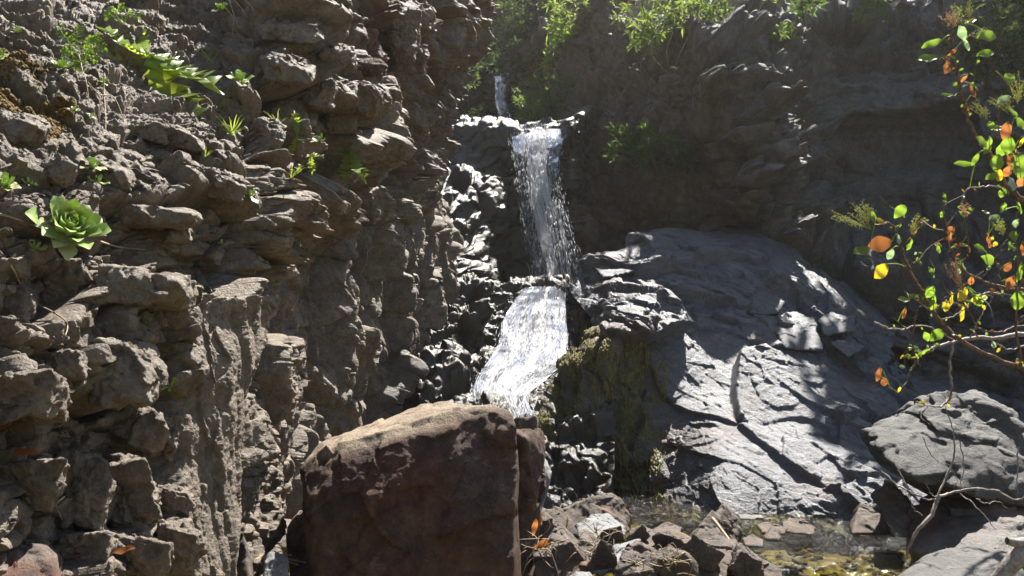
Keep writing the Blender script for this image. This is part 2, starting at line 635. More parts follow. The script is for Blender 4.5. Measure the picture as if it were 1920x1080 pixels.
def left_attr(P, N, px, py):
    n = fbm(P, 3, 4, 60)
    moss = np.exp(-(((px - 75) / 60) ** 2 + ((py - 190) / 75) ** 2)) * 1.6 + .5 * np.exp(-(((px - 20) / 30) ** 2 + ((py - 130) / 60) ** 2))
    rust = np.clip(np.exp(-(((px - 735) / 50) ** 2 + ((py - 60) / 75) ** 2)) * 1.3 + .25 * sstep(.2, .6, n), 0, .85)
    wet = sstep(690, 760, px) * sstep(600, 660, py) * .9
    return {'moss': np.clip(moss + n * .3 * (moss > .1), 0, 1), 'rust': rust * (px > 480), 'wet': wet}


cliff_left = surface('cliff_left', LEFT, left_disp, M['brown'], .55, left_attr)
tag(cliff_left, 'sunlit brown rock cliff of broken ledges rising on the left of the gorge', 'cliff', kind='structure')

# ---- rock step that carries the middle waterfall
STEP = [
    [(760, 400, 14.5), (850, 380, 14.5), (900, 360, 14.5), (960, 352, 14.5), (1020, 350, 14.5), (1060, 350, 14.5), (1110, 345, 14.5), (1200, 340, 14.5)],
    [(770, 215, 10.2), (850, 236, 10.2), (900, 243, 10.2), (960, 246, 10.1), (1010, 240, 10.1), (1050, 234, 10.1), (1080, 225, 10.1), (1150, 225, 13)],
    [(770, 290, 9.1), (850, 290, 9.35), (900, 290, 9.5), (960, 290, 9.75), (1010, 290, 9.85), (1050, 290, 9.95), (1085, 290, 10.0), (1150, 300, 13)],
    [(770, 360, 8.4), (850, 360, 8.7), (900, 360, 8.9), (960, 360, 9.5), (1010, 360, 9.6), (1060, 360, 9.8), (1090, 360, 9.9), (1150, 370, 12.5)],
    [(770, 430, 8.0), (850, 430, 8.25), (900, 430, 8.5), (950, 430, 9.3), (1010, 430, 9.4), (1070, 430, 9.6), (1095, 430, 9.8), (1150, 430, 12)],
    [(770, 500, 7.8), (850, 490, 8.05), (900, 490, 8.3), (945, 500, 9.1), (1010, 500, 9.25), (1070, 500, 9.4), (1100, 500, 9.6), (1150, 500, 11.5)],
    [(770, 600, 7.7), (850, 580, 7.95), (900, 580, 8.2), (945, 580, 8.9), (1010, 580, 9.1), (1070, 580, 9.2), (1100, 580, 9.4), (1150, 580, 11)],
]


def step_disp(P, N, px, py, U, C):
    r = axes((-.15, -.45, 1), (1, 0, .2))
    d = blocks(P, (.9, .7, .26), 71, .10, .5, .5, .06, .1, r) + blocks(P, (.34, .28, .10), 72, .028, .7, .4, .08, .1, r)
    d += blocks(P, (.11, .11, .05), 73, .007, .8, .4, .1, .12, r) + fbm(P, 3, 3, 74) * .04
    return N * (d * (.4 + .6 * sstep(.5, 1.2, U)))[:, None]


def step_attr(P, N, px, py):
    m = sstep(900, 950, px) * sstep(330, 420, py) * (1 - sstep(990, 1020, px))
    n = fbm(P, 2.5, 4, 75)
    return {'wet': np.clip(.85 + n * .5, .3, 1), 'moss': np.clip(m * .8 + sstep(.25, .6, n) * .6, 0, 1)}


rock_step = surface('rock_step', STEP, step_disp, M['dark'], .6, step_attr)
tag(rock_step, 'wet dark rock step with shining ledges that the tall middle waterfall runs down', 'rock face', kind='structure')

# ---- rocks that carry the lower waterfall
LOWER = [
    [(560, 560, 9.6), (700, 555, 9.6), (800, 550, 9.6), (880, 545, 9.6), (950, 541, 9.6), (1020, 541, 9.6), (1080, 540, 9.6), (1150, 540, 9.6)],
    [(560, 560, 7.9), (720, 550, 8.0), (830, 525, 8.0), (890, 515, 8.0), (950, 530, 8.1), (1010, 535, 8.1), (1075, 530, 8.1), (1150, 530, 8.1)],
    [(560, 610, 7.4), (720, 600, 7.4), (820, 590, 7.3), (880, 575, 7.4), (945, 575, 7.7), (1010, 580, 7.7), (1080, 575, 7.7), (1150, 580, 7.5)],
    [(560, 680, 6.9), (700, 670, 6.9), (800, 660, 6.8), (870, 655, 6.9), (940, 660, 7.1), (1010, 665, 7.15), (1070, 660, 7.15), (1150, 660, 6.9)],
    [(560, 760, 6.4), (680, 740, 6.4), (780, 735, 6.3), (860, 730, 6.3), (930, 730, 6.4), (1000, 730, 6.5), (1060, 730, 6.5), (1150, 730, 6.3)],
    [(560, 850, 5.8), (680, 820, 5.8), (780, 810, 5.8), (860, 800, 5.8), (930, 800, 5.8), (1000, 800, 5.8), (1060, 800, 5.8), (1150, 800, 5.7)],
    [(560, 960, 5.2), (680, 960, 5.2), (780, 960, 5.2), (860, 960, 5.2), (930, 960, 5.2), (1000, 960, 5.2), (1060, 960, 5.2), (1150, 960, 5.1)],
    [(560, 1100, 4.6), (680, 1100, 4.6), (780, 1100, 4.6), (860, 1100, 4.6), (930, 1100, 4.6), (1000, 1100, 4.6), (1060, 1100, 4.6), (1150, 1100, 4.6)],
]


def lower_disp(P, N, px, py, U, C):
    r = axes((.2, -.35, 1), (1, .3, 0))
    lf = 1 - sstep(900, 950, px)
    d = blocks(P, (.5, .4, .26), 81, .11, .7, .5, .08, .1, r) * (.4 + .6 * lf) + blocks(P, (.2, .18, .12), 82, .04, .8, .4, .08, .1, r)
    d += blocks(P, (.08, .08, .06), 83, .016, .8, .4, .1, .12, r) + fbm(P, 4, 3, 84) * .03
    return N * d[:, None]


def lower_attr(P, N, px, py):
    n = fbm(P, 3, 4, 85)
    return {'wet': np.clip(.55 + .5 * sstep(540, 620, py) + n * .3, 0, 1), 'moss': np.clip(sstep(.0, .5, n) * .7, 0, 1) * sstep(870, 930, px),
            'rust': np.clip(sstep(.3, .7, -n) * .3, 0, 1)}


lower_rocks = surface('streamside_rock', LOWER, lower_disp, M['dark'], .6, lower_attr)
tag(lower_rocks, 'black glistening wet rocks that the lowest waterfall breaks over', 'rock face', kind='structure')

# ---- the big blue-grey outcrop by the pool
OUT = [
    [(1060, 620, 10.0), (1110, 560, 10.0), (1190, 560, 10.2), (1250, 540, 10.2), (1340, 520, 10.3), (1440, 510, 10.3), (1560, 560, 9.6), (1680, 640, 9.3), (1800, 720, 9.0), (2750, 720, 8.5)],
    [(1070, 540, 7.8), (1105, 496, 7.9), (1178, 482, 7.9), (1232, 441, 8.4), (1330, 434, 8.6), (1428, 428, 8.7), (1530, 502, 8.3), (1650, 600, 7.9), (1780, 705, 7.1), (2750, 700, 6.8)],
    [(1078, 560, 7.3), (1130, 520, 7.3), (1200, 505, 7.4), (1265, 480, 7.5), (1360, 470, 7.5), (1455, 470, 7.6), (1550, 540, 7.3), (1670, 632, 7.1), (1800, 720, 6.8), (2750, 720, 6.6)],
    [(1105, 595, 6.85), (1165, 570, 6.65), (1240, 555, 6.7), (1310, 545, 6.9), (1400, 540, 7.0), (1490, 545, 7.1), (1585, 590, 7.0), (1690, 665, 6.8), (1825, 745, 6.5), (2750, 750, 6.4)],
    [(1100, 640, 6.4), (1180, 628, 6.2), (1250, 620, 6.3), (1335, 630, 6.5), (1435, 630, 6.55), (1520, 630, 6.65), (1625, 670, 6.6), (1720, 725, 6.4), (1850, 785, 6.2), (2750, 800, 6.1)],
    [(1035, 710, 6.2), (1140, 700, 6.08), (1240, 720, 6.1), (1340, 720, 6.1), (1445, 720, 6.15), (1545, 720, 6.2), (1645, 750, 6.15), (1745, 795, 6.0), (1870, 840, 5.85), (2750, 850, 5.8)],
    [(990, 780, 5.95), (1115, 780, 5.95), (1232, 800, 5.95), (1345, 800, 5.7), (1450, 800, 5.75), (1550, 800, 5.8), (1652, 820, 5.75), (1760, 850, 5.65), (1880, 890, 5.5), (2750, 900, 5.4)],
    [(985, 870, 5.75), (1108, 870, 5.8), (1225, 880, 5.78), (1350, 880, 5.3), (1450, 880, 5.3), (1552, 880, 5.35), (1655, 890, 5.35), (1765, 910, 5.3), (1882, 930, 5.2), (2750, 940, 5.1)],
    [(990, 965, 5.6), (1108, 965, 5.65), (1222, 965, 5.55), (1350, 972, 5.02), (1452, 968, 5.02), (1555, 965, 5.03), (1655, 963, 5.05), (1768, 970, 5.0), (1885, 980, 4.9), (2750, 990, 4.8)],
    [(990, 1060, 5.5), (1108, 1060, 5.55), (1222, 1060, 5.4), (1350, 1090, 4.8), (1452, 1080, 4.8), (1555, 1075, 4.8), (1655, 1070, 4.8), (1768, 1080, 4.8), (1885, 1090, 4.7), (2750, 1100, 4.6)],
]


def out_disp(P, N, px, py, U, C):
    r = axes((-.22, -.66, .72), (.75, -.5, -.4))
    brk = sstep(-.25, .3, fbm(P, .8, 3, 90) + .45 * sstep(5, 3, U))
    flank = (1 - sstep(1180, 1290, px)) * sstep(600, 680, py)
    d = blocks(P, (1.3, .9, .5), 91, .08, .6, .10, .02, .06, r, sharp=140)
    d += blocks(P, (.66, .36, .24), 92, .044, .9, .30, .02, .06, r, sharp=260) * (.45 + .55 * brk)
    d += blocks(P, (.28, .13, .09), 93, .022, 1.0, .30, .04, .06, r, sharp=200) * (.2 + .8 * brk)
    d += blocks(P, (.10, .05, .03), 94, .007, 1.0, .3, .08, .08, r, sharp=120) * (.35 + .65 * brk)
    d += blocks(P, (.16, .16, .5), 98, .05, .8, .3, .1, .12, None, mask=flank)
    d += fbm(P, 1.2, 2, 95) * .03 + fbm(P * np.array([1, 1, 2.2]), 12, 4, 96, .55, True) * .0018
    return N * (d * (.3 + .15 * sstep(.2, 1, U) + .55 * sstep(1.8, 3.4, U)))[:, None]


def out_attr(P, N, px, py):
    n = fbm(P, 2.2, 4, 97)
    m = (1 - sstep(1180, 1260, px + 30 * n)) * sstep(620, 700, py)
    low = (1 - sstep(1260, 1420, px)) * sstep(800, 900, py + 40 * n)
    wl = sstep(930, 960, py) * .7
    return {'wet': np.clip(np.maximum(np.maximum(m * .4, low * .5), wl) + .10 * n, 0, 1), 'moss': np.clip(m * 1.1, 0, 1),
            'rust': np.clip((1 - sstep(1240, 1290, px)) * sstep(590, 640, py) * .35 + .35 * sstep(.25, .7, fbm(P, 1.7, 4, 99)), 0, 1)}


outcrop = surface('rock_outcrop', OUT, out_disp, M['grey'], .62, out_attr)
tag(outcrop, 'large smooth blue-grey rock outcrop sloping down into the pool beside the lowest waterfall', 'rock outcrop', kind='structure')

# ---- right cliff
RIGHT = [
    [(1060, 260, 22), (1108, 240, 20), (1190, 140, 19), (1300, -40, 18), (1430, -150, 18), (1600, -150, 18), (1800, -150, 17), (2050, -200, 15), (2500, -260, 11)],
    [(1065, 300, 15), (1108, 200, 13), (1190, 150, 13), (1300, 130, 13), (1430, 120, 13), (1600, 110, 13), (1800, 90, 12.5), (2050, 60, 11.5), (2500, 0, 9)],
    [(1068, 300, 14), (1107, 60, 13), (1190, 75, 11.6), (1300, 75, 10.4), (1430, 55, 10.2), (1580, 40, 10), (1780, 30, 9.5), (2050, 20, 8.8), (2500, 10, 7.2)],
    [(1068, 295, 13.5), (1104, 22, 12), (1190, 50, 10.6), (1300, 60, 9.2), (1400, 52, 9.2), (1570, 40, 9.8), (1770, 36, 9.3), (2050, 30, 7.8), (2500, 30, 6.2)],
    [(1040, 290, 13), (1062, 120, 12), (1160, 130, 10.4), (1290, 130, 8.9), (1400, 130, 8.6), (1570, 130, 9.4), (1770, 130, 9), (2050, 130, 7.4), (2500, 130, 5.9)],
    [(1030, 310, 12.5), (1046, 225, 11.6), (1140, 230, 10.2), (1280, 230, 8.8), (1420, 230, 8.3), (1570, 230, 9.2), (1770, 230, 8.8), (2050, 230, 7.2), (2500, 230, 5.7)],
    [(1055, 320, 12), (1080, 310, 10.6), (1150, 320, 9.9), (1285, 320, 8.8), (1440, 320, 8.15), (1590, 320, 9), (1770, 320, 8.6), (2050, 320, 7), (2500, 320, 5.6)],
    [(1065, 420, 11.5), (1093, 420, 9.8), (1160, 420, 9.6), (1290, 420, 8.8), (1440, 420, 8.1), (1610, 410, 8.7), (1780, 410, 8.3), (2050, 410, 6.8), (2500, 410, 5.5)],
    [(1065, 540, 11), (1095, 540, 9.5), (1165, 540, 9.4), (1300, 540, 8.7), (1460, 540, 8), (1620, 540, 7.7), (1790, 540, 7.2), (2050, 540, 6.6), (2500, 540, 5.4)],
    [(1065, 700, 11), (1095, 700, 9.4), (1165, 700, 9.3), (1300, 700, 8.6), (1470, 700, 7.9), (1640, 700, 7.5), (1800, 700, 7), (2050, 700, 6.4), (2500, 700, 5.3)],
    [(1065, 950, 11), (1095, 950, 9.4), (1165, 950, 9.3), (1300, 950, 8.5), (1480, 950, 7.7), (1650, 950, 7.2), (1800, 950, 6.6), (2050, 950, 6), (2500, 950, 5)],
]


def right_disp(P, N, px, py, U, C):
    br = 1 - sstep(3.0, 3.8, C)
    U = U - 1
    r = axes((-.3, -.55, .8), (.75, -.4, -.4))
    d = blocks(P, (.55, .55, 1.9), 101, .15, .6, .3, .1, .1, None, sharp=25, mask=br) + blocks(P, (.18, .18, .7), 102, .05, .8, .3, .1, .12, None, mask=br)
    g = 1 - br
    sm = sstep(4.6, 5.4, C) * sstep(2.6, 3.4, U) * (1 - sstep(5.5, 6.5, U)) * (1 - sstep(6.2, 6.8, C))
    d += blocks(P, (1.3, .9, .5), 103, .24, .5, .3, .04, .1, r, mask=g) + blocks(P, (.45, .34, .2), 104, .11, .8, .4, .05, .1, r, sharp=120, mask=g * (1 - .6 * sm))
    d += blocks(P, (.15, .12, .07), 105, .032, .8, .4, .1, .12, r, mask=(1 - .7 * sm))
    ridge = np.exp(-((C - 4.0) / .3) ** 2)
    d += blocks(P, (.36, .3, .2), 106, .17, .9, .4, .06, .1, r, sharp=120, mask=ridge) + ridge * .28
    d += fbm(P, 1.3, 3, 107) * .10 + fbm(P, 7, 5, 108, .55, True) * .012
    return N * d[:, None]


def right_attr(P, N, px, py):
    n = fbm(P, 1.6, 4, 109)
    br = 1 - sstep(1330, 1420, px - .25 * py + 60)
    return {'rust': np.clip(br * .95 + .2 * n, 0, 1), 'moss': np.clip(sstep(.1, .5, n) * .6, 0, 1) * (1 - sstep(1500, 1600, px))}


t_right = surface('cliff_right', RIGHT, right_disp, M['shade'], .5, right_attr)
tag(t_right, 'shaded earthy brown cliff with a jagged stone rib rising behind the grey outcrop', 'cliff', kind='structure')

# ---- upper gorge
UPPER = [
    [(700, 300, 19), (860, 300, 19), (915, 270, 19), (930, 255, 19), (962, 255, 19), (985, 250, 19), (1020, 250, 19), (1150, 250, 19)],
    [(700, 20, 15), (840, 60, 15), (900, 110, 15), (925, 141, 15), (962, 141, 15), (985, 110, 15), (1020, 40, 15.5), (1150, 0, 16)],
    [(700, 120, 14), (840, 120, 14.2), (890, 150, 14.3), (920, 170, 14.5), (960, 170, 14.6), (985, 150, 14.4), (1020, 120, 14.2), (1150, 100, 14)],
    [(700, 200, 13.4), (840, 200, 13.6), (890, 200, 14), (920, 205, 14.3), (960, 205, 14.4), (985, 200, 13.9), (1020, 190, 13.6), (1150, 190, 13)],
    [(700, 260, 13), (840, 260, 13.2), (890, 260, 13.8), (920, 260, 14), (960, 260, 14), (985, 260, 13.5), (1020, 260, 13), (1150, 260, 12.5)],
    [(700, 360, 12.6), (840, 360, 12.8), (890, 360, 13), (920, 360, 13), (960, 360, 13), (985, 360, 13), (1020, 360, 12.6), (1150, 360, 12)],
]


def upper_disp(P, N, px, py, U, C):
    d = blocks(P, (.6, .6, .4), 111, .14, .8, .4, .1, .4) + blocks(P, (.25, .25, .15), 112, .07, .8, .4, .1, .3) + fbm(P, 2, 4, 113) * .12
    return N * (d * sstep(.3, 1, U))[:, None]


upper = surface('gorge_head', UPPER, upper_disp, M['dark'], .6, lambda P, N, px, py: {'wet': .6 + 0 * px, 'moss': .4 * (fbm(P, 1.5, 3, 114) > .1)})
tag(upper, 'dark wet rock at the head of the gorge around the small farthest waterfall', 'rock face', kind='structure')

RIBS = [
    [(930, -60, 24), (985, -60, 22), (1060, -40, 20), (1200, -20, 18)],
    [(945, -40, 19), (985, -40, 16.5), (1050, -40, 14.5), (1180, -30, 12.6)],
    [(945, 0, 17), (978, 0, 14.8), (1050, 0, 13), (1150, 0, 11.6)],
    [(935, 80, 16.5), (963, 80, 14.5), (1040, 80, 12.6), (1130, 80, 11.4)],
    [(945, 150, 16), (972, 150, 14.2), (1040, 150, 12.3), (1130, 150, 11.2)],
    [(955, 230, 15.5), (985, 230, 13.8), (1050, 230, 12), (1130, 230, 11)],
    [(955, 340, 15), (985, 340, 13.4), (1050, 340, 11.8), (1130, 340, 11)],
]


def rib_disp(P, N, px, py, U, C):
    return N * (blocks(P, (.7, .7, 1.2), 121, .2, .7, .4, .1, .4) + blocks(P, (.25, .25, .3), 122, .07, .8, .4, .1, .3) + fbm(P, 1.5, 4, 123) * .15)[:, None]


rib = surface('rock_spur', RIBS, rib_disp, M['shade'], .5, lambda P, N, px, py: {'moss': np.clip(.5 + fbm(P, 1.5, 3, 124), 0, 1), 'rust': .8 + 0 * px})
tag(rib, 'narrow mossy rock spur between the farthest waterfall and the right-hand cliff', 'rock face', kind='structure')

FAR = [
    [(300, 130, 60), (700, 120, 55), (950, 110, 52), (1200, 120, 50), (1700, 130, 46)],
    [(300, -60, 36), (700, -60, 34), (950, -70, 33), (1200, -60, 32), (1700, -60, 30)],
    [(300, 0, 29), (700, 0, 27), (950, 0, 26), (1200, 0, 25), (1700, 0, 24)],
    [(300, 150, 25), (700, 150, 23), (950, 150, 22), (1200, 150, 21), (1700, 150, 20)],
    [(300, 350, 20), (700, 350, 19.5), (950, 350, 19), (1200, 350, 19), (1700, 350, 18)],
]
far = surface('hill', FAR, lambda P, N, px, py, U, C: N * (blocks(P, (2.5, 2.5, 2), 131, .5, .8, .3, .1, .4) + fbm(P, .6, 5, 132) * .8)[:, None],
              M['shade'], .35, lambda P, N, px, py: {'moss': np.clip(.6 + fbm(P, .8, 3, 134), 0, 1), 'rust': .5 + 0 * px})
tag(far, 'steep bush-covered hillside closing off the gorge far behind the waterfalls', 'hillside', kind='structure')

# ---- ground
def ground_mesh():
    def lin(a, b, n):
        return np.linspace(a, b, n)
    xs = np.concatenate([lin(-120, -4, 14)[:-1], lin(-4, 4, 300)[:-1], lin(4, 120, 14)])
    ys = np.concatenate([lin(-120, 1.2, 14)[:-1], lin(1.2, 7, 230)[:-1], lin(7, 120, 16)])
    X, Y = np.meshgrid(xs, ys)
    P = np.stack([X.ravel(), Y.ravel(), np.zeros(X.size)], 1)
    z = -.16 + fbm(P, 1.1, 4, 141) * .07 + fbm(P, 6, 3, 142) * .025
    z += .75 * sstep(-.25, -1.0, P[:, 0]) * (1 - sstep(2.3, 3.2, P[:, 1]))
    z += .10 * np.exp(-((P[:, 0] - .55) / .5) ** 2 - ((P[:, 1] - 3.4) / .7) ** 2)
    far_ = sstep(5, 40, np.hypot(P[:, 0], P[:, 1] - 4))
    z += blocks(P, (.12, .12, .3), 143, .02, .6, .5, .1, .3) * (1 - far_) - .8 * far_
    P[:, 2] = z
    ny, nx = X.shape
    i = np.arange(ny - 1)[:, None] * nx + np.arange(nx - 1)[None]
    f = np.stack([i, i + 1, i + nx + 1, i + nx], -1).reshape(-1, 4)
    at = {'wet': sstep(.06, -.02, z) * .7, 'moss': sstep(.02, -.08, z) * 1.0, 'rust': .3 + 0 * z}
    return np_mesh('stream_bed', P, f, M['bed'], at)


M['bed'] = rock_mat('stream_bed_stones', (.04, .03, .018), (.11, .085, .05), (.22, .18, .11), 2.5, .8, .8, moss=(.13, .11, .022), spots=(.2, .15, .09))
bed = obj('stream_bed', ground_mesh())
tag(bed, 'stony brown stream bed under the pool and the boulders', 'stream bed', kind='structure')


# ---- pool
def water_mat(name, colr, rough=.04, bump=.5, scale=9.0, dist=.05):
    t = NT(name)
    v = t.coord((1, 2.0, 1))
    n = t.math('ADD', t.noise(v, scale, 3, .5, .6), t.math('MULTIPLY', t.noise(v, scale * 3.7, 3, .55, .4), .4))
    b = t.n('ShaderNodeBump', i_Strength=bump, i_Distance=dist)
    t.l(n, b.inputs['Height'])
    g = t.n('ShaderNodeBsdfGlossy', i_Roughness=rough)
    tr = t.n('ShaderNodeBsdfTransparent')
    tr.inputs['Color'].default_value = (*colr, 1)
    fr = t.n('ShaderNodeFresnel', i_IOR=1.33)
    t.l(b.outputs[0], fr.inputs['Normal'])
    t.l(b.outputs[0], g.inputs['Normal'])
    m = t.n('ShaderNodeMixShader')
    t.l(fr.outputs[0], m.inputs[0])
    t.l(tr.outputs[0], m.inputs[1])
    t.l(g.outputs[0], m.inputs[2])
    t.l(m.outputs[0], t.out.inputs[0])
    return t.m


M['pool'] = water_mat('pool_water', (.74, .70, .34), .07, 1.0, 9)


def pool_mesh():
    xs, ys = np.linspace(.05, 3.2, 420), np.linspace(3.0, 6.0, 330)
    X, Y = np.meshgrid(xs, ys)
    P = np.stack([X.ravel(), Y.ravel(), np.zeros(X.size)], 1)
    px, py = proj(P)
    Q = P * np.array([1, 2.2, 1])
    rough = .3 + 3.2 * np.exp(-((P[:, 1] - 3.92) / .09) ** 2) + .9 * sstep(3.9, 3.7, P[:, 1]) + 1.6 * sstep(4.7, 5.0, P[:, 1]) * (1 - sstep(1.5, 2.0, P[:, 0]))
    z = fbm(Q, 5, 3, 151) * .006 * rough + fbm(Q, 16, 2, 152) * .004 * rough
    z += -.09 * sstep(3.98, 3.84, P[:, 1] + .05 * fbm(P, 3, 2, 153))
    P[:, 2] = z
    ny, nx = X.shape
    i = np.arange(ny - 1)[:, None] * nx + np.arange(nx - 1)[None]
    f = np.stack([i, i + 1, i + nx + 1, i + nx], -1).reshape(-1, 4)
    return np_mesh('pool', P, f, M['pool'])


pool = obj('pool', pool_mesh())
tag(pool, 'shallow greenish-brown pool with sparkling ripples at the foot of the outcrop', 'water', kind='structure')


# ------------------------------------------------------------------ boulders
_ICO = {}


def ico(sub):
    if sub not in _ICO:
        bm = bmesh.new()
        bmesh.ops.create_icosphere(bm, subdivisions=sub, radius=1)
        v = np.array([x.co[:] for x in bm.verts])
        f = np.array([[x.index for x in fc.verts] for fc in bm.faces])
        bm.free()
        _ICO[sub] = (v / np.linalg.norm(v, axis=1)[:, None], f)
    return _ICO[sub]


def hull(pts):
    bm = bmesh.new()
    for p in pts:
        bm.verts.new(p)
    bmesh.ops.convex_hull(bm, input=list(bm.verts))
    bmesh.ops.recalc_face_normals(bm, faces=bm.faces)
    n = np.array([f.normal[:] for f in bm.faces])
    d = np.array([f.normal.dot(f.verts[0].co) for f in bm.faces])
    bm.free()
    k = np.unique(np.round(np.concatenate([n * 6, d[:, None] * 25], 1)), axis=0, return_index=True)[1]
    return n[k], d[k]


def rock_shape(pts, sub, k, amp, seed, chip=1.0):
    pts = np.asarray(pts, float)
    c = (pts.max(0) + pts.min(0)) / 2 * .5 + pts.mean(0) * .5
    n, d = hull([tuple(p - c) for p in pts])
    d = np.maximum(d, 1e-3)
    v, f = ico(sub)
    den = v @ n.T
    inv = np.maximum(den, 1e-6) / d[None]
    mx = inv.max(1)
    r = 1 / (mx * ((inv / mx[:, None]) ** k).sum(1) ** (1 / k))
    P = c + v * r[:, None]
    sz = float(np.linalg.norm(pts.max(0) - pts.min(0))) / 1.7
    dn = blocks(P, (sz * .34,) * 3, seed, .026 * sz * chip, .8, .3, .05, .08, rotz(seed) @ rotx(seed * .7), sharp=80) + blocks(P, (sz * .11, sz * .11, sz * .08), seed + 1, .009 * sz * chip, .8, .3, .1, .1, rotx(seed))
    dn += fbm(P, 2.2 / sz, 4, seed + 2) * .035 * sz * amp + fbm(P, 16 / sz, 4, seed + 3) * .008 * sz * amp
    return P + v * dn[:, None], f


def boulder(name, pts, mat, label=None, cat='boulder', sub=6, k=26, amp=1.0, seed=1, chip=1.0, group=None, parent=None, attrs=None, post=None):
    P, f = rock_shape([W(*map(np.float64, p)) for p in pts], sub, k, amp, seed, chip)
    if post:
        P = post(P)
    base = np.array([(P[:, 0].max() + P[:, 0].min()) / 2, (P[:, 1].max() + P[:, 1].min()) / 2, P[:, 2].min()])
    at = {'wet': np.zeros(len(P)), 'moss': np.zeros(len(P)), 'rust': np.zeros(len(P))}
    if attrs:
        at.update(attrs(P))
    elif not parent:
        at['wet'] = sstep(.05, .0, P[:, 2]) * .85
    o = obj(name, np_mesh(name, P - base, f, mat, at), parent, base)
    if label:
        tag(o, label, cat, group)
    return o


def box_pts(px, py, w, h, Y, dep, seed, rot=0.0, jit=.22, n_extra=4):
    """jittered block seen w x h pixels large at px,py"""
    rg = random.Random(seed)
    out = []
    s = Y / F
    for sx in (-1, 1):
        for sy in (-1, 1):
            for sz in (-1, 1):
                x = sx * w / 2 * (1 - jit * rg.random() * 1.5)
                y = sy * h / 2 * (1 - jit * rg.random() * 1.5)
                c, q = math.cos(rot), math.sin(rot)
                out.append((px + x * c - y * q, py + x * q + y * c, Y + sz * dep / 2 * (1 - jit * rg.random())))
    for _ in range(n_extra):
        a = rg.uniform(0, 6.28)
        x, y = .5 * w * math.cos(a) * 1.08, .5 * h * math.sin(a) * 1.08
        c, q = math.cos(rot), math.sin(rot)
        out.append((px + x * c - y * q, py + x * q + y * c, Y + rg.uniform(-.4, .4) * dep))
    return out


# the big red-brown boulder in front
def flaked(P):
    """broken steps and chips on the boulder's front face and along its upper edge"""
    top = .726 + .295 * (P[:, 0] + .578)
    m = sstep(2.95, 2.72, P[:, 1]) * sstep(.0, -.05, P[:, 2] - top)
    Q = P * np.array([1, .25, 1])
    r = axes((.1, 1, .1), (1, 0, .35))
    d = blocks(Q, (.30, .24, .5), 901, .017, .7, .35, .02, .12, r, sharp=260) + blocks(Q, (.10, .08, .3), 902, .006, .8, .35, .05, .12, r, sharp=160)
    d += fbm(P, 11, 5, 903, .6, True) * .0035 + fbm(P, 60, 3, 904) * .0012
    P = P.copy()
    P[:, 1] -= d * m
    P[:, 2] += (blocks(P, (.12, .12, .12), 905, .010, .8, .3, .05, .1) + fbm(P, 14, 4, 906) * .004) * (1 - m) * sstep(-.1, -.02, P[:, 2] - top) * .6
    return P


big_pts = [(562, 880, 2.75), (575, 905, 2.62), (600, 832, 2.95), (612, 838, 2.66), (838, 772, 2.65), (922, 757, 2.66), (958, 770, 2.63), (968, 800, 2.58),
           (965, 980, 2.48), (966, 1180, 2.40), (590, 1180, 2.45), (585, 960, 2.55), (605, 1000, 2.5), (690, 800, 3.15), (770, 766, 3.3), (830, 756, 3.2), (950, 772, 3.0),
           (600, 1150, 3.2), (960, 1120, 3.1), (572, 870, 2.95)]
boulder('boulder', big_pts, M['red'], 'huge flat-faced red-brown boulder standing in the foreground in front of the waterfall', sub=7, k=300, amp=.38, seed=3, chip=.0, post=flaked,
        attrs=lambda P: {'rust': np.clip(.15 + fbm(P, 3, 3, 160), 0, .6), 'lit_tan': sstep(-.045, -.012, P[:, 2] - (.726 + .295 * (P[:, 0] + .578))) * .9})  # lichen tan and sunlit brightness put into the colour of the top
boulder('boulder', [(940, 800, 2.85), (1012, 808, 2.85), (1020, 815, 2.95), (1018, 860, 2.8), (1005, 950, 2.75), (1000, 985, 2.8), (940, 980, 2.75), (985, 820, 2.72), (940, 1000, 3.1), (1010, 980, 3.1), (950, 810, 3.1)],
        M['red'], 'dark maroon slab wedged against the right side of the huge red-brown boulder', sub=6, k=80, seed=5)
boulder('boulder', [(955, 785, 3.1), (975, 779, 3.05), (1005, 781, 3.1), (1009, 800, 3.15), (1005, 830, 3.1), (960, 830, 3.05), (960, 800, 3.3), (1008, 790, 3.3), (980, 900, 3.2)],
        M['rubble'], 'small grey-brown stone showing above the dark maroon slab', 'stone', sub=5, k=40, seed=6)
boulder('boulder', [(1000, 880, 3.05), (1022, 855, 3.1), (1036, 884, 3.05), (1028, 920, 3.0), (1015, 960, 3.05), (1000, 990, 3.0), (985, 900, 3.1), (1020, 900, 3.3), (990, 980, 3.3)],
        M['pale'], 'pale jagged sliver of rock beside the dark maroon slab', 'stone', sub=5, k=40, seed=7)
boulder('boulder', [(968, 950, 2.75), (1015, 945, 2.8), (1010, 1030, 2.75), (970, 1130, 2.65), (1005, 1130, 2.7), (970, 1000, 3.1), (1015, 1100, 3.1)],
        M['red'], 'brown rock face tucked low against the huge boulder right corner', 'stone', sub=5, k=36, seed=8)

